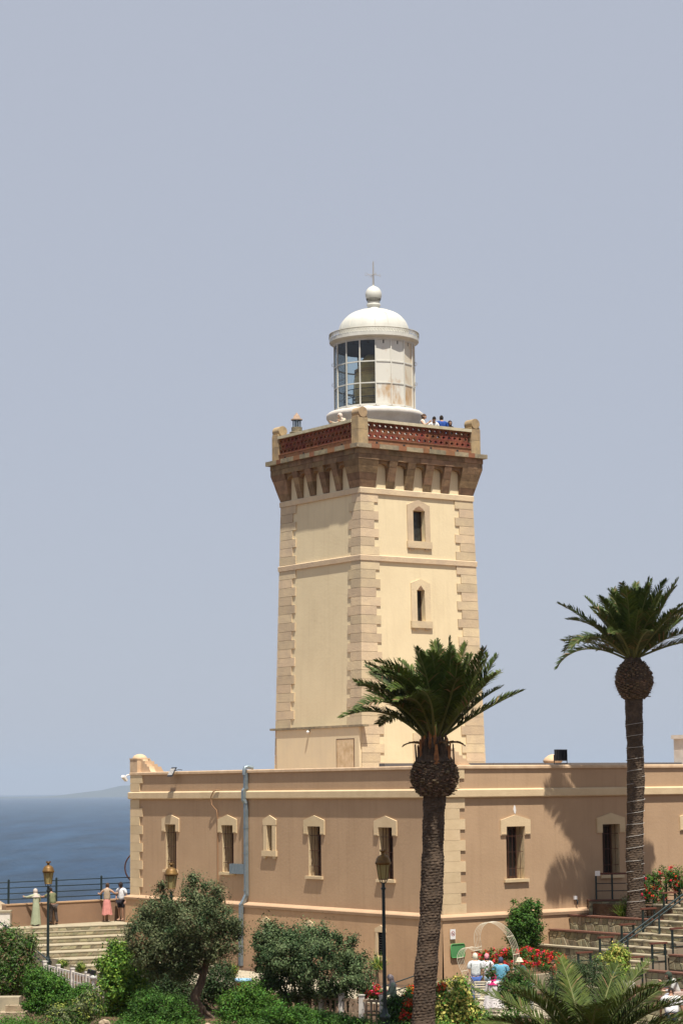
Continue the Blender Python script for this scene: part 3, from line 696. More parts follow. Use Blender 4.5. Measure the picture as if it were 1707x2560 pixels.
# orient sectors so that a mullion stands 1.8 degrees right of the view line
dirv = (CAM - TC); bas = math.atan2(dirv.dot(eL), dirv.dot(eR))          # local angle pointing to the camera
ang = lambda k: bas + math.radians(1.8) + k * 2*PI/NS                  # increasing k = counter-clockwise = to the right for the viewer
zr = [26.0, 27.07, 28.13, 29.22]
def cyl(a, r, z): return (r*math.cos(a), r*math.sin(a), z)
for k in range(NS):
    a0, a1 = ang(k), ang(k+1)
    solid = k in (0, 1, 2, 3, 4)
    for j in range(3):
        m = MB(); e = .012
        q0, q1 = a0+e, a1-e; z0, z1 = zr[j]+.02, zr[j+1]-.02; th = .02 if solid else .006
        m.poly([cyl(q0, RG, z0), cyl(q1, RG, z0), cyl(q1, RG, z1), cyl(q0, RG, z1), cyl(q0, RG-th, z0), cyl(q1, RG-th, z0), cyl(q1, RG-th, z1), cyl(q0, RG-th, z1)] ,
               [(0,1,2,3),(4,7,6,5),(0,4,5,1),(1,5,6,2),(2,6,7,3),(3,7,4,0)] if solid else [(0,1,2,3)])
        m.build('metal_panel' if solid else 'glass_pane', (RUSTW if k < 2 else RUSTW2) if solid else GLASS, LN)
    m = MB(); ra = cyl(a0, RG+.01, 0); c_, s_ = math.cos(a0), math.sin(a0)
    m.obox((ra[0], ra[1], (zr[0]+zr[3])/2), (c_*.035, s_*.035, 0), (-s_*.028, c_*.028, 0), (0, 0, (zr[3]-zr[0])/2)); m.build('mullion', RUSTW if k % 2 else WHITE, LN)
for z in zr:
    m = MB(); h_ = .03 if z in (zr[1], zr[2]) else .05
    V = []; 
    for k in range(NS):
        for rr, zz_ in ((RG-.035, z-h_), (RG+.03, z-h_), (RG+.03, z+h_), (RG-.035, z+h_)): V.append(cyl(ang(k), rr, zz_))
    m.poly(V, [(k*4+i, k*4+(i+1) % 4, ((k+1) % NS)*4+(i+1) % 4, ((k+1) % NS)*4+i) for k in range(NS) for i in range(4)]); m.build('glazing_ring', WHITE, LN)
m = MB(); m.lathe([(RG+.02, 29.2), (RG+.06, 29.27), (2.16, 29.34), (2.20, 29.38), (2.20, 29.56), (2.14, 29.58), (1.6, 29.62)], n=NS*2, a0=ang(0), a1=ang(0)+2*PI, smooth=False); m.build('gutter', WHITE, LN)
# pierced crown rim
m = MB(); nr = 96
for i in range(nr):
    a = 2*PI*i/nr; b_ = 2*PI*(i+1)/nr; mid = (a+b_)/2; r_ = 2.20
    m.tube([cyl(a, r_, 29.57), cyl(mid, r_, 29.72), cyl(b_, r_, 29.57)], .013, 4, cap=False); m.tube([cyl(a, r_, 29.76), cyl(mid, r_, 29.63), cyl(b_, r_, 29.76)], .013, 4, cap=False)
m.lathe([(2.185, 29.75), (2.215, 29.75), (2.215, 29.79), (2.185, 29.79), (2.185, 29.75)], n=64); m.build('pierced_rim', mat('grey_iron_rim', (.42, .40, .34), .6, (.28, .24, .18), 5), LN)
m = MB(); prof = [(1.72, 29.6), (1.72, 30.0)] + [(1.70*math.cos(t_)+.0, 30.0 + 1.08*math.sin(t_)) for t_ in [PI/2*i/14 for i in range(1, 14)]]
prof = [p for p in prof if p[0] > .36]; m.lathe(prof, n=48); m.build('dome', WHITE, LN)
for k in range(NS):
    a = ang(k); pts = [cyl(a, p[0]+.004, p[1]) for p in prof[1:]]; m = MB(); m.tube(pts, .011, 5); m.build('dome_seam', RUSTW, LN)
m = MB(); m.lathe([(.42, 31.0), (.42, 31.06), (.30, 31.09), (.29, 31.2), (.34, 31.24), (.34, 31.33), (.28, 31.36), (.32, 31.42)], n=32); m.build('vent_neck', WHITE, LN)
m = MB(); m.ball((0, 0, 31.80), (.405, .405, .43), nu=32, nv=20); m.lathe([(.05, 32.2), (.06, 32.28), (0, 32.32)], n=12); m.build('ball', WHITE, LN)
m = MB()
for i in range(22):
    a = 2*PI*i/22
    for zz_, rr in ((31.52, .325), (31.58, .352)):
        a_ = a + (0 if zz_ < 31.55 else PI/22); c_, s_ = math.cos(a_), math.sin(a_); m.obox((c_*rr, s_*rr, zz_), (c_*.012, s_*.012, 0), (-s_*.022, c_*.022, 0), (0, 0, .022))
m.build('vent_holes', DARKI, LN)
m = MB(); m.lathe([(.9, 26.0), (.95, 26.3), (1.04, 27.0), (1.02, 27.5), (.86, 28.1), (.62, 28.5), (.42, 28.75), (0, 28.8)], n=24)
for i in range(9): m.lathe([(1.0, 26.3+i*.2), (1.07-.012*i*i*.3, 26.36+i*.2), (1.0, 26.4+i*.2)], n=24)
m.build('lens', LENS, LN)
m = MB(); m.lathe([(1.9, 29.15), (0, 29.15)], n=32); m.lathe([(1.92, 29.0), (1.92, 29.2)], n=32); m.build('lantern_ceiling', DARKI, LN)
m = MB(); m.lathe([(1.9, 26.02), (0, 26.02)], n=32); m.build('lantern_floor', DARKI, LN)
m = MB()
for k in range(8): m.tube([cyl(ang(2*k), 1.5, 26.0), cyl(ang(2*k), 1.5, 26.9)], .02, 6)
for z in (26.5, 26.9): m.tube([cyl(2*PI*i/24, 1.5, z) for i in range(25)], .02, 6)
m.build('inner_rail', BLACK, LN)
m = MB(); m.lathe([(RG-.10, 26.0), (RG-.10, 29.2)], n=20, a0=ang(0), a1=ang(5)); m.build('shade_lining', DARKI, LN)  # near-black sheet added behind the solid panels, painting in the interior shade
m = MB()
for s_, z in ((1, 27.3), (1, 28.3), (-1, 27.3), (-1, 28.3)):
    a = bas + s_*PI/2; c_ = cyl(a, RG+.06, z); m.tube([(c_[0], c_[1], z+.08*math.cos(t_)) if 0 else (c_[0]+.07*math.sin(t_)*math.cos(a), c_[1]+.07*math.sin(t_)*math.sin(a), z+.08*math.cos(t_)) for t_ in [2*PI*i/10 for i in range(11)]], .011, 5)
m.build('hand_rings', GREYST, LN)
# weather vane
VN = empty('weather_vane', (0, 0, 32.3), parent=TW)
GR = mat('grey_vane_iron', (.34, .32, .29), .6)
m = MB(); m.tube([(0, 0, 0), (0, 0, 1.12)], [.045, .02], 8); m.tube([(.05, .05, .55), (.05, .05, 1.2)], .022, 6); m.build('rod', GR, VN)
m = MB()
for a in range(4):
    t_ = a*PI/2 - TH + .35; m.tube([(0, 0, .52), (.30*math.cos(t_), .30*math.sin(t_), .50)], .012, 6)
m.build('arms', GR, VN)
dg = None
for a, ch in enumerate('ENOS'):
    t_ = a*PI/2 - TH + .35
    cu = bpy.data.curves.new('letter', 'FONT'); cu.body = ch; cu.size = .22; cu.extrude = .008; cu.align_x = 'CENTER'; cu.align_y = 'CENTER'; cu.offset = -.004
    to = bpy.data.objects.new('t', cu); COL.objects.link(to); bpy.context.view_layer.update()
    me = bpy.data.meshes.new_from_object(to.evaluated_get(bpy.context.evaluated_depsgraph_get())); bpy.data.objects.remove(to)
    me.materials.clear(); me.materials.append(GR)
    o = link('letter', me, VN, (.36*math.cos(t_), .36*math.sin(t_), .50)); o.rotation_euler = (PI/2, 0, -TH)
# stone lantern finial on the far left of the gallery
SL = empty('stone_lantern', tuple(TC + eR*-2.25 + eL*3.5 + Vector((0, 0, 24.85))), TH, 'small stone lantern finial on the gallery parapet left of the lamp room', 'finial')
m = MB(); m.lathe([(.10, 0), (.12, .12), (.16, .2), (.36, .34), (.37, .38), (.24, .42)], n=16); m.build('base', GREYST, SL)
m = MB(); m.lathe([(.26, .43), (.27, .62), (.22, .63), (.22, .43)], n=12, smooth=False); m.build('ring', GREYST, SL)
m = MB()
for k in range(6): a = k*PI/3; m.tube([(.2*math.cos(a), .2*math.sin(a), .62), (.2*math.cos(a), .2*math.sin(a), 1.0)], .03, 6)
m.lathe([(.11, .62), (.11, 1.0)], n=10); m.build('column', ZINC, SL)
m = MB(); m.lathe([(.28, .98), (.29, 1.04), (.18, 1.08), (.15, 1.2), (.09, 1.26), (.05, 1.32), (0, 1.38)], n=16); m.build('cap', mat('pinkish_stone', (.42, .28, .21), .9, (.25, .19, .14), 6), SL)
# ------------------------------------------------------------------ terrace, broad steps, railings (left)
def paving_row(parent, p0, p1, z0, z1, out, nx, nz, mt, name='cladding_stone', dep=.03, seed=1):
    """irregular stones on a vertical strip from p0 to p1 (world or local xy), standing proud along out"""
    R_ = random.Random(seed); p0 = Vector((*p0, 0)); p1 = Vector((*p1, 0)); d = p1 - p0; out = Vector((*out, 0)).normalized()
    G = {}
    for i in range(nx+1):
        for j in range(nz+1):
            ju = R_.uniform(-.30, .30)/nx if 0 < i < nx else 0; jz = R_.uniform(-.28, .28)/nz if 0 < j < nz else 0
            G[i, j] = (i/nx+ju + (.5/nx if j % 2 and 0 < i < nx else 0)*.6, j/nz+jz)
    for i in range(nx):
        for j in range(nz):
            q = [G[i, j], G[i+1, j], G[i+1, j+1], G[i, j+1]]; cu = sum(a for a, _ in q)/4; cz = sum(b for _, b in q)/4
            dd = dep*R_.uniform(.5, 1.2); g_ = .012
            V = []
            for k, (s_, of) in enumerate(((1, -.02), (1, dd*.7), (.86, dd))):
                for a, b in q:
                    a2 = cu+(a-cu)*s_; b2 = cz+(b-cz)*s_
                    l = d.length; a2 += (cu-a2)/max(1e-6, abs(cu-a2))*g_/l if abs(cu-a2) > 1e-6 else 0
                    b2 += (cz-b2)/max(1e-6, abs(cz-b2))*g_/(z1-z0) if abs(cz-b2) > 1e-6 else 0
                    P = p0 + d*a2 + out*of; V.append((P.x, P.y, z0 + (z1-z0)*b2))
            m = MB(); m.poly(V, [(0,1,5,4),(1,2,6,5),(2,3,7,6),(3,0,4,7),(4,5,9,8),(5,6,10,9),(6,7,11,10),(7,4,8,11),(8,9,10,11)]); m.build(name, mt, parent)
ST = empty('steps', (0, 0, 0), kind='structure')
e0 = Vector((-16.2, 102.35, 0)); e1 = Vector((-9.4, 105.85, 0)); ed = (e1-e0).normalized(); en = Vector((ed.y, -ed.x, 0))
tr = [0, .35, 1.95, 3.6, 5.2, 6.85, 8.4, 9.7]
for i in range(8):
    z1 = 1.5 - i*.19
    a = e0 + en*tr[i] + ed*(.25*i); b_ = e1 + en*tr[i] - ed*(.0)
    back = 9 if i == 0 else (tr[i]-tr[i-1]) + .1
    P = [a, b_, b_ - en*back, a - en*back]
    m = MB(); m.prism([(p.x, p.y) for p in P], -.6, z1-.002); o = m.build('step', STEPT, ST)
    q = [a - en*.02, b_ - en*.02]; m = MB(); n = 9
    for k in range(n):
        s0 = q[0].lerp(q[1], k/n) ; s1 = q[0].lerp(q[1], (k+1)/n - .002); f1 = en*.05; f2 = -en*.34
        m.prism([((s0+f1).x, (s0+f1).y), ((s1+f1).x, (s1+f1).y), ((s1+f2).x, (s1+f2).y), ((s0+f2).x, (s0+f2).y)], z1, z1+.035+rnd.uniform(-.004, .004))
    m.build('nosing', STEPT, ST)
    if i < 7: paving_row(ST, (a.x, a.y), (b_.x, b_.y), z1-.165, z1-.005, (en.x, en.y), 22, 1, CLAD, 'riser_stone', .02, 40+i)
TWL = empty('terrace_wall', (0, 0, 0), label='low tan parapet wall along the sea side of the terrace', cat='wall')
w0 = Vector((-15.6, 104.7, 0)); w1 = Vector((-9.6, 110.1, 0)); wd = (w1-w0).normalized(); wn = Vector((wd.y, -wd.x, 0))
m = MB(); m.prism([((w0).x, w0.y), (w1.x, w1.y), ((w1-wn*.35).x, (w1-wn*.35).y), ((w0-wn*.35).x, (w0-wn*.35).y)], 1.0, 2.47); TWM = mat('dimmed_wall_render', (.28, .175, .11), .9, (.24, .15, .095), .8, .005, 14, streak=.12); m.build('wall', TWM, TWL)  # render colour darkened to stand in for weaker light on this wall
m = MB(); m.prism([((w0+wn*.03).x, (w0+wn*.03).y), ((w1+wn*.03).x, (w1+wn*.03).y), ((w1-wn*.38).x, (w1-wn*.38).y), ((w0-wn*.38).x, (w0-wn*.38).y)], 2.472, 2.53); m.build('coping', PLNT, TWL)
w2 = w0 - wd*.55
m = MB(); m.prism([(w2.x, w2.y), (w0.x-.004, w0.y-.004), ((w0-wn*.35).x, (w0-wn*.35).y), ((w2-wn*.35).x, (w2-wn*.35).y)], 1.0, 1.95); m.build('stepped_end', TWM, TWL)
RL = empty('terrace_railing', (0, 0, 0), label='dark green metal railing with four bars on top of the terrace wall', cat='railing')
def bars(root, pts, zb, zt, nb, posts, mt=IRON, r=.025, pr=.045, top=None):
    for i, p in enumerate(posts):
        m = MB(); m.box((p[0]-pr, p[1]-pr, p[2]), (p[0]+pr, p[1]+pr, p[3])); m.lathe([(pr*1.2, p[3]), (pr*1.4, p[3]+.02), (0, p[3]+.10)], c=(p[0], p[1], 0), n=8); m.build('post', mt, root)
    for k in range(nb):
        f_ = k/(nb-1); m = MB(); m.tube([(x, y, z0 + (z1-z0)*f_) for x, y, z0, z1 in pts], r, 6); m.build('rail', top if (top and k == nb-1) else mt, root)
rp = [w0 + wd*t_ - wn*.17 for t_ in (0.25, 2.55+.35, 5.6, 8.2)]
pl = [(p.x, p.y, 2.74, 3.52) for p in rp]
lp = rp[0] - Vector((3.2, .6, 0)); pl = [(lp.x, lp.y, 2.72, 3.44)] + pl
bars(RL, pl, 0, 0, 4, [(p.x, p.y, 2.45, 3.58) for p in (rp[0], rp[0].lerp(rp[3], .335), rp[0].lerp(rp[3], .66), rp[3])] + [(lp.x, lp.y, 1.2, 3.5)])
HR = empty('handrail', (0, 0, 0), label='dark sloping handrail at the left edge of the broad steps', cat='handrail')
a = atY(-30, 2283, 103); b_ = atY(126, 2405, 92)
m = MB(); m.tube([a, b_], .03, 6); m.build('rail', IRON, HR)
m = MB(); m.tube([a - Vector((0, 0, .28)), b_ - Vector((0, 0, .28))], .025, 6); m.build('rail', IRON, HR)
for t_ in (.31, .66, .99):
    p = a.lerp(b_, t_); zg = max(0, 1.5 - max(0, (p - e0).dot(en))*.117); bx('post', (p.x-.04, p.y-.04, -.1), (p.x+.04, p.y+.04, p.z+.08), IRON, HR)
# rock edge left of the terrace wall
def rock(name, c, r, seed, mt, parent=None):
    m = MB(); m.ball((0, 0, 0), r, nu=14, nv=10); R_ = random.Random(seed); ph = [R_.uniform(0, 6) for _ in range(6)]
    m.v = [tuple(Vector(v)*(1+.16*math.sin(v[0]*5/r[0]+ph[0])*math.sin(v[2]*4/r[2]+ph[1]) + .12*math.sin(v[1]*7/r[1]+ph[2]) + R_.uniform(-.03, .03))) for v in m.v]; m.sm = [False]*len(m.f)
    return m.build(name, mt, parent, c)
ROCK = mat('limestone', (.40, .32, .22), .95, (.26, .2, .13), 2, .04, 6)
p = atY(4, 2300, 106); tag(rock('rock', (p.x-.5, p.y, 1.7), (1.1, 1.0, .9), 3, ROCK), 'pale rock slab beside the left end of the terrace wall', 'rock')
p = atY(26, 2318, 104.5); o = empty('stone_block', (p.x, p.y, 0), label='pale plastered stone block at the end of the terrace wall', cat='block')
bx('block', (-.55, -.2, .8), (.0, .3, 2.2), OFFW, o); bx('block_cap', (-.6, -.25, 2.202), (.04, .35, 2.27), STEPT, o)
# rusty ring sculpture behind the corner
pc = atY(353, 2170, 111.5)
RS = empty('ring_sculpture', (pc.x, pc.y, 1.5), label='rusty open metal ring standing behind the left corner of the building', cat='sculpture')
m = MB(); zc_ = pc.z-1.5; m.tube([(.80*math.cos(t_), 0, zc_+.80*math.sin(t_)) for t_ in [2*PI*i/48 for i in range(49)]], .035, 8); m.build('ring', RUSTI, RS)
m = MB()
for s_ in (-1, 1): m.tube([(s_*.6, 0, 0), (s_*.45, 0, zc_-.66)], .05, 8); m.tube([(s_*.45, 0, zc_-.66), (s_*.52, .02, zc_-.50)], .09, 8)
m.build('stand', RUSTI, RS)

# ------------------------------------------------------------------ planters, stair and guards (right)
PLC = []
for i, (x, zt, zb_, lab) in enumerate(((4.22, 1.50, -.1, 'lowest stone planter wall with a pale top at the foot of the right wall'), (5.12, 2.04, 1.3, 'second stepped stone planter wall with red brown coping against the tan wall'),
                                  (6.21, 2.56, 1.85, 'third stepped stone planter wall with red brown coping below the grass tuft'))):
    o = empty('planter_wall', L(x, 0, 0), TH, lab, 'planter wall', 'stepped stone planter walls beside the stair')
    ln = 5.3
    bx('wall_core', (0, -ln, zb_-.3), (.28, -.26, zt-.06), MORT, o)
    bx('wall_end', (-.03, -ln-.03, -.1), (.30, -ln, zt-.062), STEPT, o)
    for k in range(5):
        y1 = -.26 - k*(ln-.2)/5; bx('coping', (-.06, y1-(ln-.2)/5+.006, zt-.058), (.33, y1, zt), STEPT if i == 0 else REDC, o)
    paving_row(o, (0, -ln), (0, -.26), max(zb_, zt-.62), zt-.07, (-1, 0), 20, 2, CLAD, seed=20+i)
    m = MB(); m.box((.28, -ln+.02, zb_), (1.02, -.24, zt-.12)); m.build('soil', SOIL, o)
o = empty('planter_wall', L(7.23, -.26, 0), TH, 'top stone planter wall carrying the dark railing beside the second palm', 'planter wall', 'stepped stone planter walls beside the stair')
o.rotation_euler = (0, 0, TH - math.radians(33))
bx('wall_core', (0, 0, 2.2), (2.2, .3, 3.04), MORT, o); bx('coping', (-.04, -.05, 3.042), (1.35, .34, 3.10), REDC, o); bx('coping', (1.36, -.05, 3.042), (2.3, .34, 3.14), STEPT, o)
paving_row(o, (0, 0), (2.2, 0), 2.4, 3.03, (0, -1), 9, 3, CLAD, seed=30)
m = MB(); m.prism([(7.3, -.4), (16, -.4), (16, -5.3), (7.3, -5.3)], 0, 2.95); o2 = m.build('planting_bed', SOIL, None, C0, TH); tag(o2, kind='structure', label='raised soil bed around the second palm')
q = empty('planter_wall', L(7.35, -3.9, 0), TH, 'short pale stone planter wall under the red geraniums', 'planter wall')
bx('wall_core', (0, -1.4, 2.3), (.25, 0, 3.0), MORT, q); bx('coping', (-.05, -1.45, 3.0), (.3, .05, 3.06), STEPT, q); paving_row(q, (0, -1.4), (0, 0), 2.4, 2.99, (-1, 0), 6, 3, CLAD, seed=31)
# stair
SR = empty('stairs', C0, TH, kind='structure')
for i in range(17):
    x0 = 1.0 + i*.46; z1 = .17 + i*.215
    bx('step', (x0, -7.95, -.2), (x0+.50 if i < 16 else 16, -5.34, z1-.045), MORT, SR)
    for k in range(3):
        ya_ = -7.95 + k*.87; bx('tread', (x0-.03, ya_, z1-.043), (x0+.47, ya_+.862, z1+rnd.uniform(-.003, .003)), STEPT, SR)
    paving_row(SR, (x0, -7.9), (x0, -5.38), z1-.205, z1-.05, (-1, 0), 9, 1, CLAD, 'riser_stone', .02, 60+i)
# near planters on the other side of the stair
for i, (x, zt, lab) in enumerate(((2.0, .52, 'lowest near planter wall with red brown coping beside the seated woman'), (3.1, 1.0, 'middle near planter wall with red brown coping below the stair guards'), (4.25, 1.5, 'upper near planter wall with red brown coping right of the stair'), (5.4, 2.02, 'highest near planter wall right of the stair at the picture edge'))):
    o = empty('planter_wall', L(x, -8.0, 0), TH, lab, 'planter wall', 'near planter walls beside the stair'); ln = 6.0
    bx('wall_core', (0, -ln, -.2), (.26, 0, zt-.06), MORT, o)
    for k in range(5): bx('coping', (-.06, -(k+1)*ln/5+.006, zt-.058), (.32, -k*ln/5, zt), REDC, o)
    paving_row(o, (0, -ln), (0, 0), zt-.56, zt-.07, (-1, 0), 18, 2, CLAD, seed=90+i)
    m = MB(); m.box((.262, -ln, 0), (1.1, -.02, zt-.10)); m.build('soil', SOIL, o)
m = MB()
pa = L(3.9, -5.7); 
HR2 = empty('stair_handrail', (0, 0, 0), label='dark double handrail rising along the middle of the right stair', cat='handrail')
h0 = L(1.85, -6.4, 1.22); h1 = L(8.6, -6.4, 4.55)
m = MB(); m.tube([h0, h1], .035, 6); m.build('rail', IRON, HR2); m = MB(); m.tube([h0 - Vector((0, 0, .16)), h1 - Vector((0, 0, .16))], .03, 6); m.build('rail', IRON, HR2)
for t_ in (.02, .27, .51, .75): p = h0.lerp(h1, t_); bx('post', (p.x-.035, p.y-.035, p.z-1.0), (p.x+.035, p.y+.035, p.z-.02), IRON, HR2)
def guard(x, y, zb_, zt, ln, lab, grp=None):
    o = empty('guard_frame', L(x, y, zb_), TH, lab, 'guard rail', grp); h = zt - zb_
    bx('top_rail', (-.05, -.06, h-.06), (ln+.05, .06, h), WOODR, o)
    for a_ in (0, ln-.06): bx('leg', (a_, -.035, 0), (a_+.06, .035, h-.062), IRON, o)
    for f_ in (.33, .64): bx('cross_bar', (.06, -.02, h*f_-.015), (ln-.06, .02, h*f_+.015), IRON, o)
ga = 'short railing frames with red wooden tops stepping up the planters'
for x, zt, lab in ((2.36, 1.52, 'lowest far guard frame with red top beside the dark shrub'), (3.45, 2.03, 'second far guard frame from the bottom, above the lime shrub'), (4.56, 2.46, 'third far guard frame from the bottom, crossed by the handrail'), (5.66, 3.01, 'fourth far guard frame from the bottom, next to the third planter wall'), (6.77, 3.57, 'highest far guard frame below the red geraniums')):
    guard(x, -5.08, zt-.93, zt, .66, lab, ga)
for x, zt, lab in ((2.26, 1.50, 'lowest near guard frame standing left of the seated woman'), (3.43, 1.95, 'middle near guard frame above the seated woman'), (4.45, 2.44, 'highest near guard frame cut by the picture edge')):
    guard(x, -7.95, zt-1.02, zt, .70, lab, ga)
# railing on top planter wall and geranium railing
def flatrail(p, q, zb_, zt, n, lab):
    o = empty('metal_railing', (0, 0, 0), label=lab, cat='railing'); p = Vector((p.x, p.y, 0)); q = Vector((q.x, q.y, 0)); d = (q-p)/n
    for i in range(n+1): c = p + d*i; bx('post', (c.x-.035, c.y-.035, zb_), (c.x+.035, c.y+.035, zt-.03), IRON, o)
    for f_ in (.33, .62): m = MB(); m.tube([p + Vector((0, 0, zb_+(zt-zb_)*f_)), q + Vector((0, 0, zb_+(zt-zb_)*f_))], .018, 6); m.build('rail', IRON, o)
    m = MB(); dd = d.normalized(); m.obox((p+q)/2 + Vector((0, 0, zt)), (q-p)/2*1.02, Vector((-dd.y, dd.x, 0))*.05, (0, 0, .035)); m.build('top_rail', WOODR, o); return o
flatrail(L(7.6, -.30), L(9.25, -1.35), 3.1, 4.13, 3, 'dark railing with a red wooden top under the second right window')
r_ = atY(1632, 2190, 90.5); r2 = atY(1730, 2196, 88.5)
flatrail(r_, r2, 3.0, r_.z, 3, 'dark railing with a red wooden top behind the red geraniums')
p = atY(1492, 2184, 91.2); o = bx('paper_notice', (p.x-.10, p.y-.2, p.z-.10), (p.x+.10, p.y-.19, p.z+.10), SIGNW); tag(o, 'white paper notice hung on the dark railing', 'notice')

# white picket fence (left) and weathered one (centre)
def picket(p, q, zb_, zt, npost, per, mp, mk, lab):
    o = empty('picket_fence', (0, 0, 0), label=lab, cat='fence'); p = Vector((p[0], p[1], 0)); q = Vector((q[0], q[1], 0)); d = (q-p); n = npost-1; dd = d.normalized(); nn = Vector((-dd.y, dd.x, 0))
    for i in range(npost):
        c = p + d*(i/n); m = MB(); m.obox(c + Vector((0, 0, (zb_+zt)/2+.03)), dd*.07, nn*.07, (0, 0, (zt-zb_)/2+.06)); m.obox(c + Vector((0, 0, zt+.11)), dd*.085, nn*.085, (0, 0, .02)); m.build('post', mp, o)
    for f_ in (.40, .93): m = MB(); m.obox((p+q)/2 + Vector((0, 0, zb_+(zt-zb_)*f_)), d/2, nn*.025, (0, 0, .04)); m.build('rail', mk, o)
    for i in range(n*per):
        if i % per == 0: continue
        c = p + d*(i/(n*per)) - nn*.04; m = MB(); m.obox(c + Vector((0, 0, (zb_+zt)/2-.02)), dd*.035, nn*.012, (0, 0, (zt-zb_)/2-.03)); m.build('picket', mk, o)
a = atY(112, 2402, 90); b_ = atY(256, 2440, 82.5); picket(a, b_, .30, .92, 5, 5, FENCEW, FENCEW, 'white picket fence at the foot of the broad steps by the lamp post')
a = atY(655, 2490, 77); b_ = atY(955, 2490, 74.5); picket(a, b_, .0, .84, 7, 4, FENCEW, FENCEB, 'weathered picket fence behind the round bushy tree and beside the lamp post')
# descending dark railing by the wall under the cellar window
HR3 = empty('wall_handrail', (0, 0, 0), label='dark three-bar handrail sloping down behind the woman in the green tunic', cat='handrail')
a = atY(928, 2478, 84); b_ = atY(1045, 2438, 84)
for k in range(3): m = MB(); m.tube([a - Vector((0, 0, .3*k)), b_ - Vector((0, 0, .3*k))], .025, 6); m.build('rail', IRON, HR3)
for t_ in (.0, .13, .96): p = a.lerp(b_, t_); bx('post', (p.x-.045, p.y-.045, 0), (p.x+.045, p.y+.045, p.z+.12), IRON, HR3)
# low beds
p = atY(1125, 2480, 84); o = empty('low_planter', (p.x, p.y, 0), TH, 'low pale plastered planter with yellow flowers against the wall', 'planter'); bx('wall', (-.8, -.4, 0), (.9, .3, .52), OFFW, o); bx('top', (-.85, -.45, .522), (.95, .35, .60), STEPT, o)
p = L(1.9, -2.6); o = empty('flower_bed_kerb', (p.x, p.y, 0), TH, 'cream kerb of the red flower bed behind the heart arch', 'kerb'); bx('kerb', (-1.6, -.8, 0), (3.0, -.55, .62), STEPT, o); bx('soil', (-1.5, -.548, 0), (2.9, 1.2, .55), SOIL, o)
p = atY(20, 2500, 78); o = empty('low_box_wall', (p.x, p.y, 0), 0, 'low cream plaster box with brick steps at the left picture edge', 'wall'); bx('box', (-1.2, -.3, -.1), (.42, .3, .75), STEPT, o); bx('brick_step', (-.2, -.95, -.1), (.72, -.31, .30), ROCK, o); bx('brick_step', (-.0, -.6, .302), (.62, -.31, .50), ROCK, o)
p = atY(606, 2452, 86); o = empty('planter_tub', (p.x, p.y, 0), 0, 'red tub with a pale blue rim at the foot of the downpipe', 'tub'); m = MB(); m.lathe([(.25, .0), (.33, .50)], n=20); m.build('tub', mat('red_plastic', (.35, .06, .035), .5), o); m = MB(); m.lathe([(.33, .50), (.36, .51), (.36, .60), (.30, .60), (.28, .4), (0, .4)], n=20); m.build('rim', mat('pale_blue_rim', (.22, .38, .52), .5), o)
p = atY(233, 2425, 83); o = empty('garden_spotlight', (p.x, p.y, .85), 0, 'black garden spotlight on a white globe at the end of the white fence', 'spotlight')
m = MB(); m.ball((0, 0, .12), .13); m.tube([(0, 0, -.3), (0, 0, .05)], .05, 8); m.build('globe', SIGNW, o); m = MB(); m.obox((-.05, 0, .30), (.15, 0, -.04), (0, .12, 0), (.02, 0, .07)); m.build('lamp', BLACK, o)

# ------------------------------------------------------------------ lamp posts
def lamp(px, ytop, Y, lab, zg=0.0, sc=1.0):
    tp = atY(px, ytop, Y); h = tp.z - zg
    o = empty('street_lamp', (tp.x, tp.y, zg), 0, lab, 'street lamp', 'lantern street lamps in the garden')
    m = MB(); m.lathe([(.20, 0), (.20, .10), (.15, .16), (.145, .62), (.17, .66), (.17, .72), (.10, .78), (.075, .95)], n=16); m.build('pedestal', IRON, o)
    m = MB(); m.tube([(0, 0, .7), (0, 0, h-1.02)], [.062, .05], 12); m.lathe([(.07, h-1.20), (.085, h-1.17), (.07, h-1.14)], n=12); m.build('pole', IRON, o)
    m = MB()
    for k in range(4): a_ = k*PI/2+.4; m.tube([(0, 0, h-1.05), (.10*math.cos(a_), .10*math.sin(a_), h-.97), (.135*math.cos(a_), .135*math.sin(a_), h-.88)], .014, 6)
    m.lathe([(.04, h-1.05), (.05, h-1.0)], n=10); m.build('cradle', IRON, o)
    m = MB(); m.lathe([(.135, h-.88), (.20, h-.44)], n=6, smooth=False); m.build('glass', LAMPG, o)
    m = MB()
    for k in range(6): a_ = k*PI/3; m.tube([(.14*math.cos(a_), .14*math.sin(a_), h-.89), (.205*math.cos(a_), .205*math.sin(a_), h-.43)], .012, 5)
    m.lathe([(.15, h-.90), (.155, h-.87), (.13, h-.87)], n=18); m.build('frame', BRASS, o)
    m = MB(); m.lathe([(.20, h-.44), (.245, h-.42), (.25, h-.36), (.225, h-.33), (.215, h-.26), (.16, h-.18), (.08, h-.14), (.05, h-.12), (.05, h-.06), (.10, h-.03), (.09, h-.01), (.03, h-.0), (.0, h+.02)], n=24)
    for k in range(6): a_ = k*PI/3; m.obox((.085*math.cos(a_), .085*math.sin(a_), h+.0), (.015, 0, 0), (0, .015, 0), (0, 0, .03))
    m.build('hood', BRASS, o)
lamp(121, 2156, 94, 'brass-hooded street lamp standing in front of the sea and broad steps')
lamp(957, 2127, 70.5, 'brass-hooded street lamp standing in front of the long wall left of the palm')
lamp(428, 2160, 82, 'brass-hooded street lamp half hidden by the olive tree')

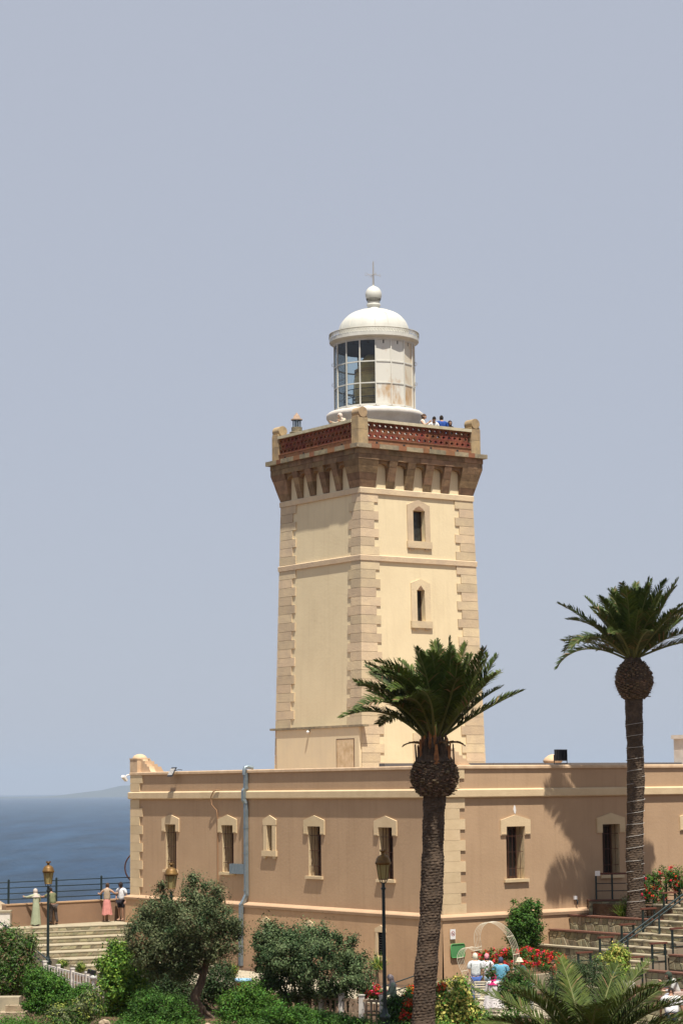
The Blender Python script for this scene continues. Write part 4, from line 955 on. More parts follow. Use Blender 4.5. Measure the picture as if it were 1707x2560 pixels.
# ------------------------------------------------------------------ heart shaped arch
HE = empty('heart_arch', (0, 0, 0), label='cream white metal heart-shaped photo arch with a slatted seat', cat='arch')
hp = [(1225, 2524), (1189, 2500), (1182, 2478), (1168, 2458), (1158, 2440), (1150, 2424), (1143, 2405), (1142, 2392), (1148, 2378), (1158, 2371), (1170, 2371), (1182, 2378), (1190, 2379), (1187, 2366), (1184, 2345), (1188, 2326), (1198, 2313), (1213, 2307), (1230, 2308), (1246, 2317), (1261, 2332), (1272, 2350), (1280, 2372), (1284, 2398), (1283, 2424), (1274, 2458), (1256, 2492), (1225, 2524)]
Yh = 79.5
def smooth(pts, it=2):
    for _ in range(it):
        q = [pts[0]]
        for a, b in zip(pts, pts[1:]): q += [a.lerp(b, .25), a.lerp(b, .75)]
        q.append(pts[-1]); pts = q
    return pts
hc = smooth([atY(x, y, Yh) for x, y in hp]); off = Vector((.27, .42, .0)); off2 = Vector((.24, .05, .0))
# the arch is a band: five parallel rods, the band set obliquely to the view
for k in range(5):
    m = MB(); m.tube([p + off2*(k/4) + Vector((0, .42*k/4, .0)) for p in hc], .010 if k in (0, 4) else .007, 6); m.build('rod', LWHITE, HE)
n = len(hc)
for i in (6, 20, 28, 40, 49, 52, 66, 84, 92, 100):
    if i < n: m = MB(); m.tube([hc[i], hc[i] + off2 + Vector((0, .42, 0))], .014, 6); m.build('cross_bar', LWHITE, HE)
s0 = atY(1189, 2502, 79.0)
for k in range(7): c_ = s0 + Vector((0, .0, 0)); bx('seat_slat', (c_.x, c_.y-.1+.085*k, .40+(.06*max(0, k-4))), (c_.x+1.15, c_.y-.04+.085*k, .425+(.06*max(0, k-4))), LWHITE, HE)
for k in range(6): bx('back_slat', (s0.x+.0, s0.y+.52, .50+.085*k), (s0.x+.95, s0.y+.55, .545+.085*k), LWHITE, HE)
for dx in (.03, 1.1):
    for dy in (-.08, .5): bx('leg', (s0.x+dx-.02, s0.y+dy-.02, 0), (s0.x+dx+.02, s0.y+dy+.02, .40), LWHITE, HE)

# ------------------------------------------------------------------ palms
def frond(name, base, az, el, ln, bend, parent, mats=(FROND,), wind=Vector((0, 0, 0)), nl=78, ll=.56, roll=0, seed=0, start=.16, dry=False, wl=.023):
    R_ = random.Random(seed); p = Vector(base); N_ = 26; pts = [p.copy()]; dirs = []
    for i in range(N_):
        s = (i+.5)/N_; e_ = el - bend*s**1.6
        d = Vector((math.cos(az)*math.cos(e_), math.sin(az)*math.cos(e_), math.sin(e_))) + wind*s*s; d.normalize(); dirs.append(d); p = p + d*(ln/N_); pts.append(p.copy())
    dirs.append(dirs[-1]); V = []; 
    for side in (-1, 1):
        for i in range(nl):
            s = start + (1-start)*(i+R_.uniform(0, .8))/nl; s = min(.999, s); k = s*N_; i0 = int(k); f_ = k-i0
            q = pts[i0].lerp(pts[i0+1], f_); d = dirs[i0]
            hs = d.cross(Vector((0, 0, 1))); hs = hs.normalized() if hs.length > .05 else Vector((-math.sin(az), math.cos(az), 0))
            up = hs.cross(d).normalized()
            sd = (hs*math.cos(roll) + up*math.sin(roll))*side; upp = (up*math.cos(roll) - hs*math.sin(roll))
            t_ = (s-start)/(1-start); L_ = ll*(.45+.55*math.sin(PI*min(1, .18+t_*.75)))*(1-.45*max(0, t_-.75)/.25)*R_.uniform(.82, 1.08)
            fw = .72 + .5*t_; lift = .50 - .12*t_ + R_.uniform(-.35, .35)
            dr = (sd*1.0 + d*fw + upp*lift).normalized(); wv = d.cross(dr).cross(dr).normalized() if False else (d - dr*d.dot(dr)).normalized()
            wdt = wl*R_.uniform(.8, 1.2)
            m1 = q + dr*L_*.55; tip = q + dr*L_ + Vector((0, 0, -1))*L_*.13
            V.append((q - wv*wdt*.6, q + wv*wdt*.6, m1 + wv*wdt, m1 - wv*wdt)); V.append((m1 - wv*wdt, m1 + wv*wdt, tip + wv*.003, tip - wv*.003))
    dk = [R_.random() < .05 + .5*max(0, .62-el) for _ in range(len(V)//2)]
    o = quads(name, np.array([[tuple(x) for x in f] for f in V]), [mats[0] if not dry else DRYF, DRYF], parent, [int(dk[i//2]) for i in range(len(V))])
    m = MB(); m.tube(pts, [.045*(1-.85*i/N_) + .004 for i in range(N_+1)], 5, cap=False); m.build('rachis', RACH if not dry else DRYF, o)
    return o
def palm(name, base, lean, h, rt, bulge_r, bulge_h, lab, cat, fr, ln, seed, wind, boots, grp=None, wires=False, rb=None):
    R_ = random.Random(seed); o = empty(name, base, 0, lab, cat, grp)
    cen = lambda z: Vector((lean[0]*(z/h) + .03*math.sin(z*1.1+seed), lean[1]*(z/h), z))
    na, nz_ = 44, int(h/.028); V = []; fs = []
    rb = rb or rt*1.18
    for j in range(nz_+1):
        z = h*j/nz_; c_ = cen(z); r0_ = rt + (rb-rt)*max(0, 1-z/1.3)**1.6 + .012*math.sin(z*2.3+seed) + .010*math.sin(z*6.1)
        rowz = z/.098
        for i in range(na):
            a = 2*PI*i/na; row = rowz + .30*math.sin(a*2+seed) + .22*math.sin(a*5+z*.9) + .35*math.sin(z*1.7); ri = int(row); fr_ = row - ri; ph = (a/(2*PI)*13 + ri*.381 + .12*math.sin(ri*2.7)) % 1
            bmp = (1-abs(2*ph-1))*(1-abs(fr_-.35)/.65)
            rr = r0_ + (.026+.012*math.sin(ri*5.1+int(a*2.07)))*max(0, bmp)**.8 - .010 + .004*math.sin(i*12.9+j*4.1)
            V.append((c_.x+rr*math.cos(a), c_.y+rr*math.sin(a), z))
    for j in range(nz_):
        for i in range(na): fs.append((j*na+i, j*na+(i+1) % na, (j+1)*na+(i+1) % na, (j+1)*na+i))
    m = MB(); m.poly(V, fs, 0, False); m.build('trunk', BARK, o)
    t0 = cen(h)
    # bulge of cut leaf stubs
    m = MB(); prof = [(rt*.9, -.05)] + [(bulge_r*math.sin(PI*(.15+.71*k/10))**.72, bulge_h*k/10) for k in range(11)] + [(.2, bulge_h+.35)]
    m.lathe(prof, c=tuple(t0), n=28); m.build('leaf_base_core', BARK, o)
    Vq = []; golden = 2.39996
    ns = 430
    for i in range(ns):
        t_ = i/ns; k = t_*10; a = i*golden + R_.uniform(-.1, .1); r_ = bulge_r*math.sin(PI*(.15+.71*t_))**.72*(1+.05*math.sin(3*a+seed)); z = bulge_h*t_
        out = Vector((math.cos(a), math.sin(a), .25 + .9*(t_-.45))).normalized(); c_ = t0 + Vector((math.cos(a)*r_, math.sin(a)*r_, z)); sd = Vector((-math.sin(a), math.cos(a), 0)); up = out.cross(sd).normalized()*-1
        w_ = R_.uniform(.045, .085); hh_ = w_*.5; l_ = R_.uniform(.02, .075) + (.12 if R_.random() < .04 else 0)
        A = [c_ - out*.03 + sd*(w_*x) + up*(hh_*y) for x, y in ((-1, -1), (1, -1), (1, 1), (-1, 1))]; B = [c_ + out*l_ + sd*(w_*.7*x) + up*(hh_*.6*y) for x, y in ((-1, -1), (1, -1), (1, 1), (-1, 1))]
        Vq += [(B[0], B[1], B[2], B[3])] + [(A[q], A[(q+1) % 4], B[(q+1) % 4], B[q]) for q in range(4)]
    tag(quads('leaf_stubs', np.array([[tuple(x) for x in f] for f in Vq]), STUB, o), kind='stuff')
    # hairy fibres
    Vq = []
    for i in range(260):
        a = R_.uniform(0, 2*PI); t_ = R_.uniform(.1, .85); r_ = bulge_r*math.sin(PI*(.15+.71*t_))**.72*(1+.05*math.sin(3*a+seed)); c_ = t0 + Vector((math.cos(a)*r_, math.sin(a)*r_, bulge_h*t_)); d = Vector((math.cos(a), math.sin(a), R_.uniform(-.9, .6)))*R_.uniform(.06, .2)
        Vq.append((c_, c_+Vector((0, 0, .006)), c_+d+Vector((0, 0, .003)), c_+d))
    tag(quads('fibres', np.array([[tuple(x) for x in f] for f in Vq]), DRYF, o), kind='stuff')
    top = t0 + Vector((0, 0, bulge_h))
    if boots:
        m = MB(); m.lathe([(.60, -.15), (.46, .1), (.36, .4), (.26, .62), (.0, .7)], c=tuple(top), n=20); m.build('leaf_base_core', BARK, o)
        for i in range(44):
            a = i*golden; r_ = .58 - .30*(i/44)**.8; z = -.16 + .60*(i/44); c_ = top + Vector((math.cos(a)*r_, math.sin(a)*r_, z)); sd = Vector((-math.sin(a), math.cos(a), 0)); out = Vector((math.cos(a), math.sin(a), 0))
            l_ = R_.uniform(.35, .6); m = MB(); up = (Vector((0, 0, 1)) + out*R_.uniform(-.12, .12)).normalized(); w_ = R_.uniform(.07, .11)
            m.poly([c_ - sd*w_ - up*.1, c_ + sd*w_ - up*.1, c_ + sd*w_*.35 + up*l_, c_ - sd*w_*.35 + up*l_, c_ + out*.05 - up*.1, c_ + out*.04 + up*l_*.9], [(0,4,5,3), (4,1,2,5), (0,3,2,1)]); m.build('leaf_base', BOOT if R_.random() < .42 else BARK, o)
    fz = top + Vector((0, 0, .42 if boots else 0))
    for i, (az, el, l_, bd) in enumerate(fr):
        a = az; rr = .16 + .22*(1 - min(1, max(0, el)/1.4)); b_ = fz + Vector((math.cos(a)*rr, math.sin(a)*rr, .12+.12*R_.random()))
        frond('frond', b_, az, el, ln*l_, bd, o, (FROND2 if R_.random() < .32 else FROND,), wind, seed=seed*100+i, roll=R_.uniform(-.35, .35))
    for k in range(3 if boots else 0):
        az = (3.0, .15, -1.2)[k]; b_ = fz + Vector((math.cos(az)*.26, math.sin(az)*.26, -.05)); frond('frond', b_, az, .35, .75, 1.1, o, (FROND,), seed=seed*500+k, nl=16, ll=.14, dry=True, wl=.03)
    if wires:
        m = MB()
        for k in range(15):
            z = .75 + k*(h-1.2)/15; pts = []; a0 = 2.6+k*.9
            for q in range(13): a = a0 + q*2*PI/12; c_ = cen(z); pts.append((c_.x+(rt+.035)*math.cos(a), c_.y+(rt+.035)*math.sin(a), z + .30*(q/12-.5)*(1 if k % 3 else .5)))
            m.tube(pts, .008, 5)
        m.build('light_string', mat('dull_cord', (.42, .40, .37), .6), o)
    return o, top
def fan(seed, n, elmin=.42, elmax=1.5):
    R_ = random.Random(seed); out = []
    for i in range(n):
        t_ = (i+.5)/n; el = elmin + (elmax-elmin)*t_**.9 + R_.uniform(-.07, .07); az = i*2.39996 + R_.uniform(-.25, .25)
        out.append((az, el, R_.uniform(.80, 1.08)*(1.0-.08*t_), (.66 - .12*t_)*R_.uniform(.15, 1.7)*(1-.55*math.cos(az))))
    return out
p1 = atY(1056, 2570, 69); p1.z = -.05; t1 = atY(1089, 1995, 69)
bt = atY(1088, 1990, 69); hpal = bt.z + .05
PA, top1 = palm('palm_tree', p1, (t1.x-p1.x, 0), hpal, .335, .70, atY(1088, 1893, 69).z - bt.z, 'tall palm with thick ringed trunk and orange leaf bases in front of the tower', 'palm tree', fan(3, 54, .60), 3.15, 3, Vector((-.34, .05, .0)), True, 'tall palms in front of the building', rb=.50)
b2 = L(6.94, -3.5); h2b = atY(1586, 1747, b2.y); h2t = atY(1586, 1655, b2.y)
p2 = atY(1588, 2260, b2.y); p2.z = 2.45
PB, top2 = palm('palm_tree', p2, (h2b.x-p2.x, 0), h2b.z-p2.z, .335, .71, h2t.z-h2b.z, 'tall palm with a string of lights wound round its trunk at the right', 'palm tree', fan(8, 50, .40), 3.4, 8, Vector((.02, .0, .0)), False, 'tall palms in front of the building', wires=True)
# low feather palm at the bottom right, crown only in view
p3 = atY(1475, 2745, 60); p3.z = max(.3, p3.z); PC = empty('feather_palm', p3, 0, 'low feather palm with arching fresh green fronds at the bottom right', 'palm')
m = MB(); m.lathe([(.32, -.9), (.34, -.2), (.25, .1), (.1, .35)], n=20); m.build('trunk', BARK, PC)
R3 = random.Random(5)
for i in range(32):
    t_ = (i+.5)/32; az = i*2.39996; el = .38 + .82*t_; frond('frond', Vector((math.cos(az)*.1, math.sin(az)*.1, .1)), az + R3.uniform(-.2, .2), el, 3.2*R3.uniform(.8, 1.1), .8*R3.uniform(.6, 1.4), PC, (FROND2 if i % 2 else FROND,), seed=900+i, nl=120, ll=.62, wl=.015, roll=R3.uniform(-.4, .4), start=.10)

# ------------------------------------------------------------------ leafy trees, shrubs and flowers
def foliage(name, parent, blobs, n, ls, mats, wts, seed, aspect=.42, clump=26, spread=.30, upb=.2, shell=.55, stray=.04):
    """leaf quads gathered in clumps through the crown volume"""
    R_ = np.random.default_rng(seed); blobs = np.array(blobs, dtype=float); vol = blobs[:, 3]*blobs[:, 4]*blobs[:, 5]; pr = vol**.75/np.sum(vol**.75)
    nc = max(1, n//clump); bi = R_.choice(len(blobs), nc, p=pr); d = R_.normal(size=(nc, 3)); d /= np.linalg.norm(d, axis=1)[:, None]
    rad = 1 - shell*R_.random(nc)**1.6; rad *= 1 + .10*np.sin(d[:, 0]*5+seed)*np.sin(d[:, 2]*6+bi) 
    cc = blobs[bi, :3] + d*rad[:, None]*blobs[bi, 3:6]
    cr = R_.uniform(.5, 1.45, nc)*spread
    k = R_.integers(0, nc, n); off_ = R_.normal(size=(n, 3))*.5; P = cc[k] + off_*cr[k][:, None]
    st = R_.random(n) < stray; P[st] += d[k][st]*R_.random(st.sum())[:, None]*spread*1.1
    nd = off_*1.5 + d[k]*.5 + R_.normal(size=(n, 3))*.42 + np.array([0, 0, upb]); nd /= np.linalg.norm(nd, axis=1)[:, None]
    t_ = R_.normal(size=(n, 3)) + d[k]*.5; a = np.cross(np.cross(nd, t_), nd); a /= np.linalg.norm(a, axis=1)[:, None]; b_ = np.cross(a, nd)
    l_ = ls*R_.uniform(.6, 1.25, n)[:, None]; w_ = l_*aspect
    nrm = np.cross(a, b_)
    V = np.stack([P - a*l_*.5, P + b_*w_*.5 + nrm*w_*.15, P + a*l_*.5, P - b_*w_*.5 + nrm*w_*.15], axis=1)
    mi = R_.choice(len(mats), n, p=np.array(wts)/sum(wts))
    # clumps keep mostly one tone
    cm = R_.choice(len(mats), nc, p=np.array(wts)/sum(wts)); keep = R_.random(n) < .78; mi[keep] = cm[k][keep]
    return quads(name, V, mats, parent, mi)
def px_blobs(base, Y, lst, yd=None):
    """(px, py, half width px, half height px[, dY]) -> local ellipsoids round base"""
    out = []
    for q in lst:
        dy = q[4] if len(q) > 4 else 0; c_ = atY(q[0], q[1], Y+dy); s_ = (Y+dy)/FPX; rx = q[2]*s_; rz = q[3]*s_
        out.append((c_.x-base.x, c_.y-base.y, c_.z-base.z, rx, (rx+rz)*.5, rz))
    return out
def limb(parent, pts, r0_, r1_, mt=OLBARK, name='limb', n=9):
    m = MB(); k = len(pts); m.tube(pts, [r0_ + (r1_-r0_)*i/(k-1) for i in range(k)], n); m.build(name, mt, parent)
def plant(name, px, Y, lab, cat, blobs, n, ls, mats, wts, seed, zg=0, stems=None, grp=None, **kw):
    b = atY(px, 2500, Y); b.z = zg; o = empty(name, b, 0, lab, cat, grp); bl = px_blobs(b, Y, blobs)
    fn = kw.pop('fname', 'foliage')
    foliage(fn, o, bl, n, ls, mats, wts, seed, **kw)
    R_ = random.Random(seed)
    for i in range(stems if stems is not None else 4):
        q = R_.choice(bl); limb(o, [(R_.uniform(-.1, .1), R_.uniform(-.1, .1), -.1), ((q[0])*.4, q[1]*.4, max(.1, q[2]*.5)), (q[0], q[1], q[2])], .03, .012, OLBARK, 'stem', 6)
    return o, bl
# olive tree
Y = 77.5; b = atY(490, 2530, Y); b.z = 0; OT = empty('olive_tree', b, 0, 'grey green olive tree with a twisted trunk in front of the left wall', 'olive tree')
bl = px_blobs(b, Y, [(422, 2228, 24, 24), (405, 2245, 16, 14), (478, 2215, 20, 20), (490, 2240, 34, 32), (516, 2222, 16, 20), (540, 2255, 26, 34), (592, 2300, 14, 14), (372, 2272, 26, 18), (400, 2290, 60, 50, .3), (470, 2300, 75, 62, -.5), (545, 2310, 48, 48), (582, 2325, 20, 24), (345, 2318, 26, 28), (325, 2345, 20, 20), (352, 2360, 36, 40), (390, 2370, 62, 60, -.3), (460, 2380, 70, 52, -.5), (520, 2370, 50, 45), (573, 2368, 30, 30), (380, 2415, 48, 34), (450, 2425, 50, 26), (335, 2340, 22, 22)])
foliage('crown', OT, bl, 60000, .105, [OLEAF, OLEAF2, BLEAF, DLEAF], [.40, .42, .05, .13], 1, aspect=.36, clump=150, spread=.29, stray=.03, shell=.6)
P = lambda x, y, dy=0: tuple(atY(x, y, Y+dy) - b)
limb(OT, [P(484, 2545), P(492, 2515), P(487, 2492), P(502, 2460), P(510, 2430), P(520, 2390)], .20, .10, name='trunk', n=14)
limb(OT, [P(505, 2550), P(500, 2525), P(492, 2500), P(496, 2478)], .11, .08, name='trunk', n=10)
limb(OT, [P(508, 2435), P(480, 2395, .2), P(440, 2350)], .09, .04); limb(OT, [P(512, 2425), P(535, 2370), P(548, 2320)], .08, .03); limb(OT, [P(512, 2440), P(470, 2420, -.3), P(400, 2400)], .07, .03)
limb(OT, [P(470, 2548), P(482, 2530), P(488, 2515)], .05, .10, name='root'); limb(OT, [P(535, 2548), P(512, 2530), P(498, 2512)], .05, .10, name='root')
# round bushy tree
Y = 76; b = atY(760, 2530, Y); b.z = 0; BT = empty('round_bushy_tree', b, 0, 'dense round-topped bushy tree with several stems in front of the middle wall', 'tree')
bl = px_blobs(b, Y, [(665, 2335, 34, 26, .3), (700, 2345, 45, 36), (750, 2350, 48, 34, .4), (800, 2355, 46, 36), (660, 2385, 34, 40), (720, 2400, 60, 45, -.8), (790, 2395, 62, 50, -.8), (858, 2385, 44, 42), (895, 2405, 34, 36), (690, 2440, 48, 38), (770, 2450, 60, 40, -.8), (850, 2450, 55, 42, -.3), (905, 2450, 24, 30), (665, 2455, 30, 34), (730, 2485, 40, 20), (830, 2490, 50, 20)])
foliage('crown', BT, bl, 50000, .10, [DLEAF, DLEAF2, OLEAF], [.36, .54, .10], 2, aspect=.45, clump=150, spread=.27, stray=.02)
P = lambda x, y, dy=0: tuple(atY(x, y, Y+dy) - b)
for i, (x, x2) in enumerate(((735, 700), (748, 730), (765, 770), (790, 810), (835, 830), (868, 860), (725, 690))): limb(BT, [P(x, 2545, i*.1), P((x+x2)/2+4, 2500), P(x2, 2440)], .055, .03, name='stem')
gl = [GLEAF, GLEAF2]
plant('citrus_shrub', 305, 79, 'bright lime green leafy shrub left of the olive tree', 'shrub', [(282, 2380, 12, 26), (305, 2368, 10, 14), (318, 2388, 22, 28), (270, 2420, 28, 26), (310, 2430, 42, 36, -.3), (350, 2440, 28, 34), (280, 2470, 36, 34, -.3), (325, 2480, 45, 38, -.5), (290, 2510, 34, 26), (335, 2515, 36, 24), (310, 2545, 60, 24)], 19000, .12, [GLEAF, GLEAF2, HLEAF], [.5, .35, .15], 3, aspect=.5, spread=.22, stray=.15)
plant('oleander_bush', 30, 80, 'loose leafy oleander bush at the left edge below the handrail', 'bush', [(10, 2345, 26, 22), (40, 2360, 30, 28), (0, 2390, 30, 34), (45, 2400, 36, 36), (80, 2352, 10, 14), (62, 2380, 24, 24), (15, 2430, 40, 34), (60, 2430, 36, 30), (35, 2455, 40, 20), (-30, 2400, 30, 60), (20, 2465, 50, 22)], 22000, .14, [HLEAF, OLEAF2, GLEAF, BLEAF], [.4, .28, .22, .10], 4, aspect=.28, spread=.28, stray=.15)
plant('clipped_hedge_bush', 135, 74.5, 'rounded fresh green hedge bush below the left lamp post', 'bush', [(95, 2450, 34, 26), (130, 2465, 44, 30), (85, 2480, 26, 28), (125, 2500, 55, 26), (170, 2495, 40, 26), (200, 2490, 24, 20), (215, 2475, 20, 12), (110, 2515, 50, 22), (160, 2520, 50, 20)], 30000, .075, [HLEAF, HLEAF2, GLEAF], [.4, .4, .2], 5, aspect=.5, clump=40, spread=.15, shell=.5)
plant('grey_shrub', 180, 72, 'greyish low shrub with pale yellow tips at the bottom left', 'shrub', [(150, 2540, 36, 24), (200, 2530, 36, 28), (235, 2520, 26, 34), (175, 2555, 50, 20), (228, 2495, 18, 18)], 8000, .10, [OLEAF2, YLEAF, HLEAF], [.5, .2, .3], 6, aspect=.35, spread=.2)
plant('dark_hedge_bush', 390, 73, 'shaded dark green rounded hedge bush under the olive tree', 'bush', [(370, 2500, 38, 26), (410, 2520, 55, 34), (350, 2535, 35, 30), (450, 2535, 40, 28), (400, 2555, 70, 22), (340, 2560, 50, 20), (470, 2560, 40, 18)], 24000, .08, [HLEAF, HLEAF2, FLEAF], [.45, .15, .4], 7, aspect=.4, clump=40, spread=.16, shell=.35)
plant('dark_shrub', 540, 80, 'dark round shrub standing behind the olive trunk', 'shrub', [(545, 2450, 32, 36), (560, 2480, 34, 30), (520, 2480, 30, 34), (400, 2455, 50, 30, .6), (440, 2470, 40, 30, .6), (560, 2420, 22, 18), (395, 2480, 50, 30, .4), (455, 2500, 40, 24, .4), (430, 2440, 60, 26, .8)], 22000, .10, [DLEAF, OLEAF], [.7, .3], 8, aspect=.4)
plant('leafy_bush', 600, 74, 'bright green bush below the round bushy tree on its left', 'bush', [(575, 2510, 32, 24), (610, 2500, 36, 30), (650, 2500, 34, 26), (590, 2540, 50, 24), (640, 2530, 50, 26), (685, 2520, 30, 20), (625, 2475, 26, 20)], 15000, .085, [GLEAF, HLEAF2, HLEAF], [.35, .4, .25], 9, aspect=.45, spread=.2)
plant('low_hedge', 790, 72, 'low dark green hedge along the bottom below the bushy tree', 'hedge', [(700, 2550, 50, 20), (760, 2545, 60, 20), (830, 2552, 60, 16), (880, 2560, 50, 14), (750, 2530, 30, 12), (640, 2562, 50, 14), (690, 2530, 40, 14), (800, 2562, 90, 14)], 22000, .08, [HLEAF, HLEAF2, FLEAF], [.5, .3, .2], 10, aspect=.4, clump=40, spread=.15)
plant('flowering_shrub', 1000, 73, 'dark leafy shrub with red flowers at the foot of the palm trunk', 'shrub', [(985, 2515, 22, 20), (1010, 2505, 24, 18), (995, 2540, 34, 22), (1025, 2530, 22, 22), (970, 2550, 24, 18)], 6500, .10, [DLEAF, HLEAF, FLEAF], [.5, .25, .25], 11, aspect=.5, spread=.18)
def flowers(px, Y, lst, n, seed, lab, mats=(RFL, OFL), leaves=2600, zg=0, ls=.075, wts=None, leafmats=None, fl=.065):
    b = atY(px, 2500, Y); b.z = zg; o = empty('flower_bed_plants', b, 0, lab, 'flowers'); bl = px_blobs(b, Y, lst)
    foliage('leaves', o, bl, leaves, ls, leafmats or [HLEAF, FLEAF, GLEAF], [.4, .3, .3], seed, aspect=.55, spread=.13)
    R_ = np.random.default_rng(seed); o2 = foliage('petals', o, [(q[0], q[1]-.08, q[2]+q[5]*.3, q[3], q[4], q[5]*.8) for q in bl], n, fl, list(mats), wts or [1]*len(mats), seed+1, aspect=.9, clump=9, spread=.07, shell=.15)
    o2['kind'] = 'stuff'; limb(o, [(0, 0, 0), (0, 0, .3)], .02, .01, name='stem'); return o
flowers(1030, 72.5, [(1022, 2520, 12, 20), (1012, 2545, 14, 16), (1035, 2505, 8, 10)], 420, 21, 'red and orange flowers left of the palm base', leaves=700)
flowers(935, 79, [(925, 2478, 24, 16), (950, 2485, 18, 16), (910, 2490, 18, 14)], 700, 22, 'red and pink flowers behind the fence left of the lamp post', (RFL, PFL, RFL))
flowers(1030, 82, [(1030, 2485, 14, 20), (1020, 2500, 14, 14)], 350, 23, 'red flowers beside the woman in the green tunic')
flowers(1108, 75, [(1103, 2478, 12, 18), (1100, 2500, 10, 18)], 320, 24, 'red canna flowers right of the palm trunk')
flowers(1130, 83.5, [(1125, 2462, 30, 8), (1145, 2452, 18, 10)], 380, 25, 'small yellow flowers in the pale low planter', (YLEAF2, YLEAF2), leaves=700)
flowers(1300, 86.5, [(1205, 2392, 20, 14, -3), (1235, 2392, 30, 16, -2.5), (1275, 2388, 30, 15, -2.2), (1315, 2388, 34, 16, -2), (1355, 2395, 30, 17, -2), (1390, 2400, 24, 16, -2), (1230, 2415, 40, 12, -3), (1300, 2415, 40, 12, -2.8), (1370, 2415, 30, 12, -2.5)], 3000, 26, 'long bed of red flowers behind the heart arch', (RFL, RFL, PFL), leaves=9000, zg=.5, wts=[.5, .38, .12])
plant('variegated_shrub', 1135, 71.5, 'yellow and green variegated shrub below the heart arch', 'shrub', [(1110, 2520, 26, 20), (1140, 2500, 26, 24), (1165, 2490, 16, 22), (1120, 2545, 40, 20), (1160, 2530, 32, 26), (1150, 2470, 14, 12), (1180, 2545, 22, 16)], 7500, .12, [YLEAF, YLEAF2, HLEAF2], [.42, .28, .30], 12, aspect=.55, spread=.2, stray=.1)
plant('rose_shrub', 1292, 76.5, 'dark green rose shrub right of the heart arch seat', 'shrub', [(1285, 2440, 22, 18), (1300, 2460, 34, 26), (1270, 2475, 24, 24), (1310, 2485, 26, 22), (1290, 2500, 36, 20), (1225, 2433, 12, 12, .6)], 8500, .085, [HLEAF, FLEAF, DLEAF, BLEAF], [.35, .35, .2, .1], 13, aspect=.5, spread=.2, stray=.12)
plant('large_grey_shrub', 1455, 71, 'large dense dark grey-green shrub behind the feather palm', 'shrub', [(1400, 2440, 30, 26), (1440, 2425, 40, 28), (1485, 2430, 36, 30), (1420, 2470, 45, 36), (1475, 2470, 50, 40), (1525, 2460, 26, 30), (1390, 2475, 26, 26), (1450, 2510, 60, 34), (1530, 2490, 24, 26)], 26000, .06, [DLEAF, DLEAF2, OLEAF], [.6, .25, .15], 14, aspect=.4, clump=36, spread=.2)
plant('lime_shrub', 1542, 77, 'upright lime green shrub in front of the stair', 'shrub', [(1540, 2380, 20, 16), (1535, 2405, 24, 20), (1552, 2420, 20, 22), (1548, 2445, 20, 20), (1500, 2402, 10, 12), (1560, 2392, 12, 16)], 4200, .12, [YLEAF, GLEAF2, YLEAF2], [.5, .35, .15], 15, aspect=.4, spread=.17, stray=.1)
# round dark green shrub tree by the corner
q = L(2.9, -1.5); Y = q.y; px_ = 853.5 + FPX*(q.x/q.y)
plant('ficus_tree', 1310, Y, 'small round dark green ficus tree against the right wall', 'tree', [(1330, 2275, 24, 20), (1300, 2285, 22, 20), (1285, 2262, 8, 9), (1310, 2310, 40, 34), (1335, 2330, 22, 34), (1290, 2330, 26, 30), (1312, 2350, 34, 26), (1320, 2262, 14, 10)], 12000, .10, [FLEAF, HLEAF, GLEAF], [.6, .25, .15], 16, aspect=.55, spread=.17, zg=.5, stems=0, fname='crown')
o_ = bpy.data.objects['ficus_tree']; limb(o_, [(0, 0, -.2), (.02, 0, .7), (0, 0, 1.4)], .07, .05, name='trunk')
# grass tuft, yucca, geraniums
def tuft(name, px, py, Y, n, ln, mats, lab, cat, seed, w=.012, spread=.8):
    b = atY(px, py, Y); o = empty(name, b, 0, lab, cat); R_ = random.Random(seed); V = []
    for i in range(n):
        a = R_.uniform(0, 2*PI); e_ = R_.uniform(.45, 1.5); l_ = ln*R_.uniform(.6, 1.1); q = Vector((R_.uniform(-.12, .12)*3*spread, R_.uniform(-.12, .12)*2, 0)); d = Vector((math.cos(a)*math.cos(e_), math.sin(a)*math.cos(e_), math.sin(e_))); s_ = Vector((-math.sin(a), math.cos(a), 0))*w
        for k in range(3):
            d2 = (d + Vector((0, 0, -.32*(k+1)*spread))).normalized(); q2 = q + d*l_/3; ww = s_*(1-k/3); w2 = s_*(1-(k+1)/3+.05); V.append((q-ww, q+ww, q2+w2, q2-w2)); q = q2; d = d2
    quads('blades', np.array([[tuple(x) for x in f] for f in V]), mats, o, [R_.randrange(len(mats)) for _ in range(len(V)//3) for _ in range(3)]); return o
tuft('ornamental_grass', 1566, 2292, 90.0, 420, .75, [GLEAF2, YLEAF, HLEAF], 'tuft of pale ornamental grass below the second palm', 'grass', 31, .014)
tuft('yucca', 945, 2425, 88.5, 90, .75, [YLEAF, HLEAF, GLEAF], 'spiky yucca on a thin stem under the cellar window', 'yucca', 32, .03, .5)
b = bpy.data.objects['yucca']; m = MB(); m.tube([(-.05, 0, 0), (.05, 0, -1.2)], .05, 8); m.tube([(0, 0, 0), (-.15, .1, -.5)], .035, 6); m.build('stem', OLBARK, b)
flowers(1660, 89.3, [(1600, 2240, 22, 22), (1625, 2215, 24, 26), (1660, 2195, 32, 26), (1690, 2200, 30, 30), (1640, 2240, 34, 22), (1700, 2225, 20, 20)], 800, 27, 'red geraniums on the raised bed right of the second palm', (RFL, RFL, PFL), leaves=6000, zg=2.9, wts=[.5, .42, .08])
plant('oregano_plant', 1570, 89.9, 'feathery grey green plant at the base of the second palm', 'plant', [(1575, 2245, 14, 18), (1600, 2255, 16, 14)], 1200, .08, [OLEAF2, HLEAF], [.6, .4], 33, zg=2.7, stems=1, aspect=.25)
